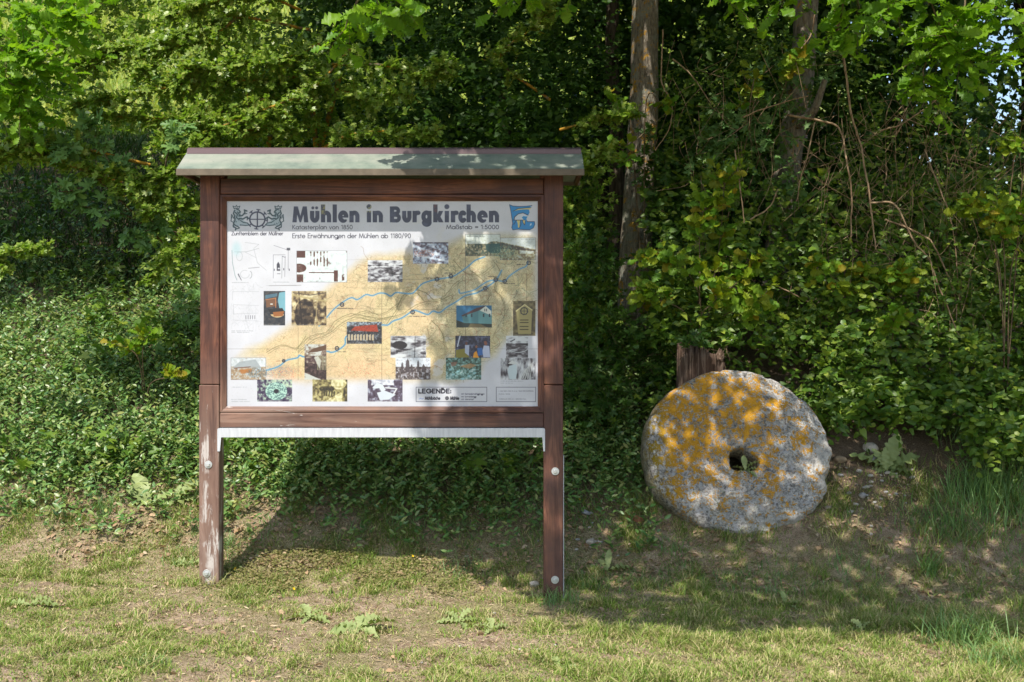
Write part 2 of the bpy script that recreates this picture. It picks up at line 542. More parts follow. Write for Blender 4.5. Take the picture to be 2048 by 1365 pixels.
def poly(pts, col, a=1.0):
    P = (np.array(pts, float) - (PX0, PY0)) * S
    lo = np.clip(np.floor(P.min(0) - 1).astype(int), 0, (IW, IH))
    hi = np.clip(np.ceil(P.max(0) + 2).astype(int), 0, (IW, IH))
    if (hi <= lo).any(): return
    acc = 0
    for oy in (.25, .75):
        for ox in (.25, .75):
            Y, X = np.mgrid[lo[1]:hi[1], lo[0]:hi[0]]
            X, Y = X + ox - .5, Y + oy - .5
            ins = np.zeros(X.shape, bool)
            for (x0, y0), (x1, y1) in zip(P, np.roll(P, -1, 0)):
                if y0 == y1: continue
                c = ((Y < y0) != (Y < y1)) & (X < (x1 - x0) * (Y - y0) / (y1 - y0) + x0)
                ins ^= c
            acc = acc + ins * .25
    blend((slice(lo[1], hi[1]), slice(lo[0], hi[0])), col, acc * a)

def arc(cx, cy, rx, ry, a0, a1, n=14):
    t = np.radians(np.linspace(a0, a1, n))
    return [(cx + rx * math.cos(k), cy + ry * math.sin(k)) for k in t]

# ---- map sheet with soft outline
mp = [(458, 716), (520, 690), (575, 655), (590, 640), (650, 580), (690, 545), (735, 512), (820, 505), (900, 487),
      (930, 470), (1070, 470), (1070, 640), (1030, 660), (1000, 690), (985, 716), (962, 718), (960, 745), (900, 765), (880, 760), (600, 762), (530, 757), (528, 715)]
mask = np.zeros((IH, IW)); keep = IMG.copy(); IMG[:] = 0; poly(mp, (1, 1, 1)); mask = IMG[..., 0].copy(); IMG[:] = keep
def blur(a, r):
    for ax in (0, 1):
        for _ in range(2):
            c = np.cumsum(np.pad(a, [(r + 1, r) if k == ax else (0, 0) for k in (0, 1)], mode='edge'), axis=ax)
            n_ = a.shape[ax]
            a = (np.take(c, range(2*r+1, 2*r+1+n_), ax) - np.take(c, range(0, n_), ax)) / (2*r+1)
    return a
mask = np.clip(blur(mask, 19) * 1.2 - .1 + (nz(IW, IH, 60, 3) - .5) * .25 * (mask < .98), 0, 1)
base = np.array([.925, .825, .655])[None, None] * np.ones((IH, IW, 1))
gr_ = np.clip(sstep(830, 900, fxx) * .8 + (nz(IW, IH, 90, 8) - .5) * .9, 0, 1)[..., None]
base = base * (1 - gr_) + np.array([.84, .825, .69]) * gr_
yl_ = sstep(.52, .62, nz(IW, IH, 130, 21))[..., None] * .6
base = base * (1 - yl_) + np.array([.93, .865, .66]) * yl_
IMG[:] = IMG * (1 - mask[..., None]) + base * mask[..., None]
for sc, seed, eps, col, a in ((42, 31, .014, (.42, .40, .26), .55), (42, 31, .008, (.30, .30, .22), .5), (26, 33, .018, (.50, .50, .33), .5),
                              (70, 35, .010, (.66, .40, .28), .45), (18, 36, .026, (.48, .44, .30), .4)):
    f = nz(IW, IH, sc, seed, 3)
    iso = np.zeros_like(f)
    for lv in (.38, .46, .54, .62): iso = np.maximum(iso, np.clip(1 - np.abs(f - lv) / eps, 0, 1))
    blend((slice(None), slice(None)), col, np.clip(iso * 1.5, 0, 1) * a * .6 * mask * (.55 + .45 * (gr_[..., 0] > .15)))
sp_ = (nz(IW, IH, 2.2, 41, 2) > .74) * sstep(.48, .60, nz(IW, IH, 60, 42))
blend((slice(None), slice(None)), (.30, .30, .22), sp_ * .22 * mask)
rd = (nz(IW, IH, 2.4, 51, 2) > .70) * sstep(40, 5, np.hypot((fxx - 720) * .5, (fyy - 740) * 1.4))
blend((slice(None), slice(None)), (.85, .35, .28), rd * .75 * mask)
rd = (nz(IW, IH, 2.6, 52, 2) > .60) * sstep(46, 15, np.hypot((fxx - 568) * .8, (fyy - 747) * 2.3))
blend((slice(None), slice(None)), (.88, .52, .40), rd * .7)
rd = (nz(IW, IH, 3.0, 53, 2) > .60) * sstep(44, 12, np.hypot((fxx - 548) * .8, (fyy - 742) * 2.6))
blend((slice(None), slice(None)), (.38, .50, .62), rd * .7)
wp = sstep(.60, .72, nz(IW, IH, 70, 61)) * sstep(790, 850, fxx) * sstep(930, 870, fxx)
blend((slice(None), slice(None)), (.86, .86, .86), wp * .75)
for p, q, a in (((594, 655), (594, 760), .5), ((762, 565), (762, 760), .6), ((930, 468), (930, 672), .8), ((977, 570), (977, 716), .6),
                ((1053, 545), (1053, 600), .7), ((650, 617), (1028, 620), .5), ((450, 698), (1079, 698), .35), ((804, 558), (876, 559), .45),
                ((1040, 575), (985, 672), .5), ((691, 519), (1000, 517), .15), ((535, 571), (600, 570), .6), ((693, 575), (780, 577), .25)):
    seg(p, q, .35, (.25, .22, .18), a)
rr_ = np.random.default_rng(17)
def road(pts, hw, col, a, n=5):
    p = bezpath([(x, y, 0) for x, y in pts], n)[:, :2]
    p = p + rr_.normal(0, .5, p.shape)
    line(p, hw, col, a)
OLV = (.45, .43, .28)
for pts in ([(590, 700), (620, 672), (650, 664), (672, 640), (700, 628), (730, 632), (762, 637), (800, 628), (840, 606), (880, 600), (905, 588)],
            [(594, 706), (625, 680), (655, 668), (684, 645), (712, 634), (745, 641), (775, 634)], [(700, 632), (730, 622), (760, 628), (790, 610), (806, 590), (830, 585), (846, 600)],
            [(770, 650), (790, 622), (800, 600), (822, 578), (850, 585), (868, 600), (890, 590), (905, 570), (918, 560)], [(530, 705), (560, 690), (590, 696), (610, 672)],
            [(860, 640), (880, 660), (888, 690), (890, 712)], [(985, 520), (1000, 545), (988, 575), (1005, 600), (1010, 640)], [(940, 540), (965, 560), (980, 590), (960, 610)], [(905, 520), (930, 545), (960, 548), (985, 530)]):
    road(pts, .75, OLV, .55); road([(x + 3, y + 2.5) for x, y in pts], .4, (.40, .36, .24), .55)
for k in range(300):
    x0, y0 = rr_.uniform(600, 1062), rr_.uniform(505, 755)
    ix_, iy_ = int((x0 - PX0) * S), int((y0 - PY0) * S)
    if mask[iy_, ix_] < .8: continue
    east = x0 > 840
    if not east and rr_.random() < .35: continue
    t0 = rr_.uniform(-1.2, .4); p = [(x0, y0)]
    for q in range(rr_.integers(3, 7)):
        t0 += rr_.normal(0, .45); p.append((p[-1][0] + 6 * math.cos(t0), p[-1][1] + 6 * math.sin(t0)))
    c_ = [(.36, .36, .24), (.44, .30, .20), (.30, .38, .30), (.62, .36, .26)][rr_.integers(0, 4)]
    line(p, .38, c_, .55 if east else .4)
river = (.38, .60, .74)
for pts, hw in (([(636, 652), (652, 634), (666, 618), (684, 604), (701, 595), (713, 599), (730, 589), (743, 591), (757, 586), (770, 587), (780, 592), (790, 585),
                  (805, 586), (819, 587), (827, 584), (841, 569), (854, 563), (873, 558), (903, 553), (922, 542), (937, 531), (950, 520), (969, 513)], 1.3),
                ([(510, 742), (530, 741), (555, 733), (571, 721), (592, 716), (597, 711), (607, 714), (630, 708), (651, 703), (661, 705), (673, 701), (688, 689), (690, 674),
                  (712, 660), (740, 655), (762, 650), (774, 650), (785, 642), (802, 636), (824, 622), (834, 622), (854, 629), (865, 622), (878, 625), (893, 614), (912, 603),
                  (928, 592), (942, 588), (954, 585), (971, 575), (991, 560), (1003, 540)], 1.4),
                ([(917, 579), (919, 586), (932, 584), (949, 579), (962, 570), (976, 562), (991, 560), (1009, 562), (1018, 552), (1038, 538), (1052, 532), (1055, 522)], 1.25)):
    pts = bezpath([(x, y, 0) for x, y in pts], 4)[:, :2]
    line(pts, hw + .7, (.72, .80, .80), .5)
    line(pts, hw, river, .9)
DK = (.16, .16, .22)
def marker(x, y, r=3.6):
    line(arc(x, y, r, r, 0, 360, 16), .8, DK, .9)
    seg((x - r, y), (x + r, y), .4, DK); seg((x, y - r), (x, y + r), .4, DK)
    for k in range(8):
        t = k * math.pi / 4 + .2
        seg((x + r * math.cos(t), y + r * math.sin(t)), (x + (r + 1.3) * math.cos(t), y + (r + 1.3) * math.sin(t)), .45, DK)
def scrib(x, y, w_, h=1.5, col=DK, a=.7, seed=0):
    r = np.random.default_rng(seed + int(x * 7 + y))
    t = 0
    while t < w_:
        k = r.uniform(.8, 1.6)
        if r.random() > .14:
            seg((x + t, y - h * r.uniform(.3, 1)), (x + t + k * .5, y + h * .35), .28, col, a)
        t += k
for mx, my, lx, ly, lw in ((682, 609, 672, 617, 32), (824, 624, 818, 633, 32), (672, 697, 673, 704, 17), (873, 558, 845, 556, 24), (901, 552, 888, 546, 26), (1057, 525, 1033, 529, 18),
                           (991, 559, 976, 553, 17), (1009, 562, 1000, 567, 30), (970, 576, 956, 582, 20)):
    marker(mx, my); scrib(lx, ly, lw, 1.4, (.08, .08, .10), .85)
marker(565, 722, 2.5)
seg((550, 723), (558, 722), .4, (.6, .3, .2))

# ---- printed photographs
def pic(x0, y0, x1, y1, stops, seed, sc=5, grad=None, con=2.0, frame=None, cap=True, str_=(1, 1)):
    ax, ay, bx, by = [int(round(v)) for v in ((x0 - PX0) * S, (y0 - PY0) * S, (x1 - PX0) * S, (y1 - PY0) * S)]
    bx, by = min(bx, IW), min(by, IH)
    h, w_ = by - ay, bx - ax
    y, x = np.mgrid[0:h, 0:w_]
    f = fbm(x / (sc * S) * str_[0], y / (sc * S) * str_[1], 0, seed, 4)
    f = (f - .5) * con * .72 + .5
    u, v = x / w_, y / h
    if grad is not None: f = f + grad(u, v)
    f = np.clip(f, 0, 1)
    xs = [s_[0] for s_ in stops]
    out = np.stack([np.interp(f, xs, [s_[1][c] for s_ in stops]) for c in range(3)], -1)
    IMG[ay:by, ax:bx] = out
    if frame is not None:
        for p, q in (((x0, y0), (x1, y0)), ((x0, y1), (x1, y1)), ((x0, y0), (x0, y1)), ((x1, y0), (x1, y1))): seg(p, q, .3, frame, .8)
    if cap: scrib(x0 + 1, y1 - 1.6, (x1 - x0) * .7, .9, (.85, .85, .83), .7)
BW = [(0, (.16, .15, .18)), (.4, (.42, .41, .44)), (.6, (.64, .65, .68)), (1, (.86, .88, .90))]
SEP = [(0, (.14, .11, .12)), (.4, (.36, .30, .24)), (.65, (.66, .58, .42)), (1, (.90, .86, .70))]
box = lambda u, v, a, b, c, d: ((u > a) & (u < c) & (v > b) & (v < d)) * 1.0
pic(591, 501, 692, 564, [(0, (.34, .20, .18)), (.35, (.45, .36, .33)), (.45, (.80, .85, .86)), (1, (.92, .97, .98))], 101, 6,
    lambda u, v: .35 - 1.3 * box(u, v, 0, 0, .17, .22) - .9 * box(u, v, .24, .68, .76, .71) - .9 * box(u, v, .74, .62, .82, .98) - .55 * box(u, v, .24, .02, .62, .5) * (np.sin(u * 95) > .1)
    - .5 * box(u, v, .9, .45, .95, .95) - .8 * (((u - .05)**2 + (v - .55)**2) < .02) - .8 * box(u, v, 0, .75, .13, 1), 1.9, (.4, .4, .45), False)
pic(734, 520, 804, 564, BW, 102, 5, str_=(.7, 1.7), grad=lambda u, v: .3 * (v < .3) - .35 * (np.abs(v - .24) < .03), con=2.8)
pic(825, 484, 896, 527, [(0, (.22, .22, .30)), (.35, (.45, .40, .44)), (.55, (.60, .66, .76)), (1, (.90, .94, .99))], 103, 5,
    lambda u, v: .12 - .35 * (np.abs(v - u * .55 - .02) < .07) + .4 * (np.abs(v - .55 - u * .35) < .05) - .5 * (v < .05), 2.2)
ax, ay = int((827 - PX0) * S), int((499 - PY0) * S)
rb = (nz(80, 27, 5, 71) > .5) * .55
blend((slice(ay, ay + 27), slice(ax, ax + 80)), (.68, .42, .36), rb)
pic(930, 468, 1000, 511, [(0, (.14, .30, .30)), (.3, (.36, .36, .28)), (.5, (.60, .57, .44)), (.7, (.74, .78, .72)), (1, (.84, .88, .86))], 104, 3,
    lambda u, v: .5 * (v < .44) - .12 * (v > .44) - .6 * (((u - .85)**2 / .07 + (v - .6)**2 / .08) < 1), 1.5, (.25, .25, .28), False)
pic(1000, 475, 1071, 519, [(0, (.20, .17, .17)), (.3, (.38, .33, .28)), (.55, (.62, .58, .42)), (.75, (.72, .76, .72)), (1, (.82, .86, .86))], 105, 3,
    lambda u, v: .5 * (v < .2 + .38 * u) - .42 * ((v > .17 + .36 * u) & (v < .50 + .12 * u)) + .3 * box(u, v, .55, .55, .95, .72), 1.3, (.25, .25, .28), False)
jt = (nz(IW, IH, 3.2, 77, 3) > .55) * sstep(1.0, .5, np.hypot((fxx - 1005) / 34, (fyy - 501 - (fxx - 1005) * .12) / 19))
blend((slice(None), slice(None)), (.16, .42, .42), jt * .65)
jt = (nz(IW, IH, 2.2, 78, 3) > .60) * sstep(1.0, .6, np.hypot((fxx - 1012) / 36, (fyy - 503) / 17))
blend((slice(None), slice(None)), (.80, .84, .60), jt * .6)
scrib(933, 472, 36, 1.2, DK, .7); scrib(1042, 478, 26, 1.0, DK, .5)
pic(525, 582, 568, 651, [(0, (.10, .13, .18)), (.5, (.20, .22, .26)), (1, (.42, .38, .34))], 106, 5, None, 1.6)
poly([(556, 585), (568, 583), (568, 622), (557, 620), (553, 600)], (.50, .75, .82), .9)
poly([(528, 590), (552, 586), (552, 592), (528, 598)], (.35, .55, .65), .7)
poly([(529, 599), (550, 596), (550, 612), (530, 615)], (.50, .34, .24), .9)
line([(529, 599), (549, 596), (549, 615)], .8, (.75, .48, .30))
poly([(533, 618), (562, 616), (566, 622), (560, 630), (540, 631)], (.12, .13, .16))
poly(arc(552, 627, 14, 8, 10, 170), (.80, .70, .52)); poly([(543, 624), (566, 622), (563, 632), (545, 633)], (.62, .38, .20))
seg((539, 608), (542, 608), 1.2, (.9, .92, .9)); 
pic(581, 582, 651, 651, SEP, 107, 7, lambda u, v: .25 * (v < .3) - .35 * (((u - .38)**2 / .09 + (v - .7)**2 / .22) < 1) + .4 * box(u, v, .02, .3, .12, .6) - .3 * (np.abs(u - .2 - v * .1) < .02), 2.0)
line([(583, 590), (620, 597), (650, 602)], 1.6, (.72, .66, .46), .8); line([(584, 585), (618, 590), (650, 585)], .8, (.30, .26, .24)); line([(632, 596), (630, 640), (640, 648)], .9, (.70, .64, .48), .8)
pic(912, 611, 983, 655, [(0, (.10, .32, .50)), (.5, (.14, .45, .62)), (1, (.30, .62, .74))], 108, 12, lambda u, v: .4 * v - .2, .6)
poly([(923, 630), (954, 618), (983, 630), (983, 655), (927, 652)], (.30, .52, .56)); poly([(956, 619), (970, 612), (980, 622), (983, 655), (956, 650)], (.38, .60, .62))
poly([(922, 631), (952, 616), (972, 611), (957, 621), (924, 633)], (.30, .20, .22)); poly([(959, 621), (971, 612), (982, 622), (982, 631)], (.88, .90, .86))
poly([(912, 640), (928, 646), (983, 648), (983, 655), (912, 655)], (.14, .20, .20)); poly([(940, 647), (960, 648), (975, 655), (935, 655)], (.60, .50, .32), .6)
for x_ in (930, 941, 965, 977): poly([(x_, 628), (x_ + 3, 627), (x_ + 3, 634), (x_, 634)], (.14, .22, .28))
for x_ in (969, 972.5): seg((x_, 618), (x_, 622), .7, (.15, .15, .2))
pic(1026, 602, 1071, 672, [(0, (.20, .18, .16)), (.5, (.38, .34, .24)), (1, (.62, .58, .40))], 109, 6, None, 1.6)
poly([(1032, 622), (1049, 608), (1064, 620), (1062, 668), (1036, 668)], (.64, .60, .40)); line([(1032, 622), (1049, 609), (1064, 620)], 1, (.88, .84, .62)); marker(1048, 622, 7)
for y_ in (640, 645, 653, 659): seg((1040, y_), (1056, y_), .9, (.26, .22, .16))
pic(692, 644, 762, 688, [(0, (.12, .12, .15)), (.5, (.24, .25, .28)), (.8, (.45, .48, .52)), (1, (.62, .70, .76))], 110, 3, lambda u, v: .45 * (v < .2) - .1, 2.2)
poly([(700, 661), (708, 653), (752, 649), (755, 664)], (.68, .26, .18)); 
ax, ay = int((700 - PX0) * S), int((650 - PY0) * S); rb = (nz(108, 28, 5, 72) > .52) * .4; blend((slice(ay, ay + 28), slice(ax, ax + 108)), (.40, .16, .14), rb)
for k in range(9): poly([(694 + k * 6, 669 + k % 3), (698 + k * 6, 668), (698 + k * 6, 681), (694 + k * 6, 681 - k % 2)], (.80, .74, .62), .9)
pic(780, 672, 851, 716, BW, 111, 7, str_=(.7, 1.5), grad=lambda u, v: .25 * (v < .3) - .75 * (((u - .25)**2 / .045 + (v - .42)**2 / .035) < 1) + .25 * (np.abs(v - .55) < .03) - .3 * box(u, v, .15, .6, .5, .82) + .4 * (v > .9 - u * .5) * (v < 1.15 - u * .5), con=2.4)
seg((829, 673), (828, 715), .5, (.08, .08, .1))
pic(910, 672, 980, 716, [(0, (.10, .11, .17)), (.5, (.20, .22, .32)), (1, (.45, .50, .62))], 112, 4, None, 1.8)
poly([(911, 700), (930, 697), (938, 715), (911, 716)], (.52, .50, .22)); poly([(929, 690), (938, 690), (937, 712), (929, 706)], (.70, .75, .85)); poly([(967, 691), (978, 692), (980, 715), (966, 715), (964, 702)], (.76, .80, .90))
poly([(947, 706), (952, 702), (957, 716), (945, 716)], (.92, .62, .18)); seg((970, 685), (971, 688), 3, (.55, .34, .28)); seg((932, 686), (932, 688), 2.4, (.40, .26, .24)); poly([(954, 696), (964, 696), (965, 710), (955, 712)], (.20, .42, .70)); seg((952, 693), (952, 694), 2.2, (.55, .36, .3)); line([(919, 673), (914, 693)], 1.2, (.8, .84, .9)); 
pic(1012, 672, 1056, 716, BW, 113, 6, str_=(.7, 1.5), grad=lambda u, v: .45 * (v < .33) - .15 * (v > .66) - .25 * (np.abs(v - .38) < .05), con=2.0)
line([(1021, 683), (1029, 679)], .9, DK); line(arc(1036, 695, 20, 10, 20, 150), .6, (.85, .88, .9))
pic(459, 716, 529, 760, [(0, (.45, .40, .34)), (.35, (.70, .60, .48)), (.6, (.78, .82, .84)), (1, (.90, .93, .95))], 114, 4,
    lambda u, v: .35 * (v < .4) - .1, 1.3, (.4, .4, .42), False)
poly([(463, 736), (476, 724), (508, 719), (520, 736)], (.62, .66, .68), .8); poly([(476, 740), (500, 738), (502, 744), (480, 748)], (.70, .45, .22), .9); seg((465, 737), (498, 734), .8, (.45, .30, .25))
rd = (nz(IW, IH, 2.6, 54, 2) > .55) * sstep(1, .7, np.hypot((fxx - 512) / 26, (fyy - 746) / 12)); blend((slice(None), slice(None)), (.25, .38, .46), rd * .7)
pic(607, 689, 651, 760, [(0, (.20, .15, .16)), (.4, (.38, .30, .30)), (.7, (.58, .52, .46)), (1, (.80, .82, .80))], 115, 4,
    lambda u, v: .45 * (v < .32) * (u < .9 - v * .6) - .35 * ((v > .5 + u * .1) & (v < .78 + u * .3)) + .7 * (v > .80 + u * .26), 1.8)
for k in range(6): seg((633 + k * 3.2, 712), (633 + k * 3.2, 740), .8, (.62, .62, .48), .8)
poly([(611, 706), (625, 697), (650, 690), (650, 700), (632, 704)], (.38, .28, .22)); poly([(626, 716), (634, 712), (640, 722), (637, 738), (631, 726)], (.82, .84, .80), .8)
pic(790, 716, 860, 760, [(0, (.20, .17, .18)), (.4, (.46, .42, .42)), (.6, (.68, .68, .72)), (1, (.88, .92, .96))], 116, 3,
    lambda u, v: .5 * (v < .4) - .12 * (v > .4), con=1.8)
for x_, h_, w_ in ((803, 724, 2.5), (814, 718, 4.5), (822, 728, 3), (835, 720, 2.5), (846, 728, 4)): poly([(x_ - w_, 745), (x_ - w_ * .7, h_ + 5), (x_, h_), (x_ + w_ * .7, h_ + 5), (x_ + w_, 745)], (.30, .27, .29), .9)
pic(891, 716, 962, 760, [(0, (.15, .22, .20)), (.35, (.30, .42, .38)), (.6, (.42, .60, .58)), (.85, (.62, .78, .78)), (1, (.80, .86, .84))], 117, 3,
    lambda u, v: .1 * (v > .5) - .12 * (v < .3) - .25 * box(u, v, .85, .35, 1, 1), 2.0)
poly([(918, 733), (940, 727), (953, 731), (938, 738)], (.70, .55, .38), .8); poly([(900, 725), (914, 724), (910, 732), (902, 733)], (.55, .36, .30), .7)
for x_, y_ in ((903, 748), (912, 742), (922, 757), (934, 751), (946, 745), (897, 738)): poly([(x_, y_), (x_ + 6, y_ - 1), (x_ + 6, y_ + 3), (x_, y_ + 4)], (.62, .84, .88), .8)
pic(1001, 717, 1071, 760, BW, 118, 6, str_=(1.3, .6), grad=lambda u, v: .05, con=2.4)
poly([(1018, 732), (1032, 729), (1034, 745), (1031, 759), (1019, 759), (1015, 745)], (.80, .87, .90)); poly([(1015, 728), (1024, 721), (1038, 729)], (.86, .88, .88)); 
for k in range(5): line([(1040 + k * 5, 758), (1052 + k * 3, 738 - k * 3)], .9, (.85, .87, .86), .8)
pic(512, 760, 582, 804, [(0, (.16, .14, .26)), (.35, (.34, .30, .40)), (.6, (.62, .72, .66)), (1, (.84, .90, .78))], 119, 4,
    lambda u, v: .3 * (v < .35) * (u > .25) - .15, 1.8)
ax0, ay0 = 550, 783
kk = np.hypot((fxx - ax0) / 21.5, (fyy - ay0) / 18)
tx = nz(IW, IH, 6, 73, 3)[..., None]
blend((slice(None), slice(None)), (.70, .86, .80), sstep(1.04, .98, kk)); blend((slice(None), slice(None)), (.30, .42, .44), sstep(1.04, .98, kk) * (tx[..., 0] > .55) * .75); blend((slice(None), slice(None)), (.15, .15, .2), sstep(.28, .2, kk))
pic(623, 760, 693, 804, [(0, (.18, .17, .14)), (.35, (.42, .38, .26)), (.6, (.68, .64, .42)), (1, (.92, .90, .72))], 120, 4,
    lambda u, v: .4 * (((u - .75)**2 / .05 + (v - .15)**2 / .08) < 1) - .25 * (u > .88) - .3 * box(u, v, .2, .3, .62, .5) + .35 * (v > 1.3 - u * .9) * (v > .6) * (u < .85), 1.6)
for k in range(5): seg((647 + k * 5, 784), (646 + k * 5, 792), 1.1, (.24, .22, .16))
pic(734, 760, 804, 804, [(0, (.20, .15, .20)), (.45, (.40, .36, .44)), (.6, (.62, .64, .72)), (1, (.92, .94, .97))], 121, 5, lambda u, v: .5 * ((v < .25) & (u > .1) & (u < .75)) - .12, 1.5)
poly([(743, 776), (752, 766), (764, 770), (770, 780), (762, 786), (757, 777), (748, 778)], (.86, .90, .93)); poly([(752, 786), (768, 782), (790, 790), (776, 800), (758, 801)], (.84, .88, .92)); line([(770, 776), (792, 778), (786, 788)], 1.4, (.86, .88, .9))

# ---- frames, sketches
for x0, y0, x1, y1 in ((831, 775, 973, 804), (992, 775, 1071, 804)):
    for p, q in (((x0, y0), (x1, y0)), ((x0, y1), (x1, y1)), ((x0, y0), (x0, y1)), ((x1, y0), (x1, y1))): seg(p, q, .4, (.22, .22, .30))
SK = (.52, .55, .58)
line([(487, 484), (515, 488), (505, 496)], .35, SK, .6); line([(466, 503), (490, 503), (515, 496)], .4, SK, .7); line([(488, 504), (510, 515)], .35, SK, .5); line([(505, 497), (512, 525), (530, 540)], .45, SK, .5)
line([(461, 500), (462, 525), (467, 550), (471, 560)], .5, (.35, .5, .52), .7); line([(473, 548), (480, 560)], .6, DK, .6); line([(475, 553), (474, 547), (479, 558)], .5, DK, .5); line([(494, 536), (516, 534)], .5, (.35, .35, .38), .6)
line(arc(476, 512, 6, 9, 0, 360), .4, SK, .5); line(arc(487, 548, 9, 8, 0, 300), .4, SK, .5); line(arc(497, 549, 4, 7, -80, 90), .5, SK, .8)
tq = sstep(1, .2, np.hypot((fxx - 470) / 14, (fyy - 497) / 22)); blend((slice(None), slice(None)), (.62, .82, .86), tq * .45)
for p, q in (((544, 509), (544, 556)), ((544, 509), (568, 509)), ((568, 512), (567, 553)), ((574, 499), (574, 538)), ((545, 490), (575, 500))): seg(p, q, .35, (.35, .35, .42), .8)
poly([(551, 541), (551, 528), (554, 523), (557, 528), (558, 541)], (.24, .24, .30)); poly([(553, 535), (557, 535), (557, 538), (553, 538)], (.85, .86, .9)); poly([(571, 495), (578, 495), (578, 500), (571, 500)], (.2, .2, .25), .8)
for x_, y_ in ((546, 539), (565, 538), (576, 539)): seg((x_, y_ - 1.5), (x_, y_ + 1.5), .7, DK)
line([(562, 512), (561, 556)], .5, SK, .8); line([(562, 512), (568, 514)], .6, DK, .6); seg((552, 547), (558, 547), .5, DK, .7)
for y0, y1 in ((572, 580), (612, 632), (640, 655)):
    for k in range(26):
        x_ = prng.uniform(461, 515); seg((x_, prng.uniform(y0 - 8, y1)), (x_ + prng.uniform(-10, 12), prng.uniform(y0, y1 + 8)), .25, SK, .28)
for p, q in (((462, 583), (515, 583)), ((462, 583), (462, 600)), ((464, 609), (515, 611)), ((464, 609), (464, 628)), ((465, 640), (514, 642)), ((464, 628), (514, 626)), ((530, 571), (590, 571))): seg(p, q, .3, SK, .5)
for k in range(5): seg((489 + k * 4.5, 631), (489 + k * 4.5, 638), .5, DK, .7)
for x_, y_, w_ in ((460, 565, 34), (544, 564, 32), (460, 662, 44), (460, 665, 36), (460, 800, 30), (460, 804, 36), (461, 775, 30), (1001, 763, 46), (1001, 767, 24)): scrib(x_, y_, w_, .9, SK, .8)
scrib(612, 562, 40, 1, (.4, .4, .42), .5)

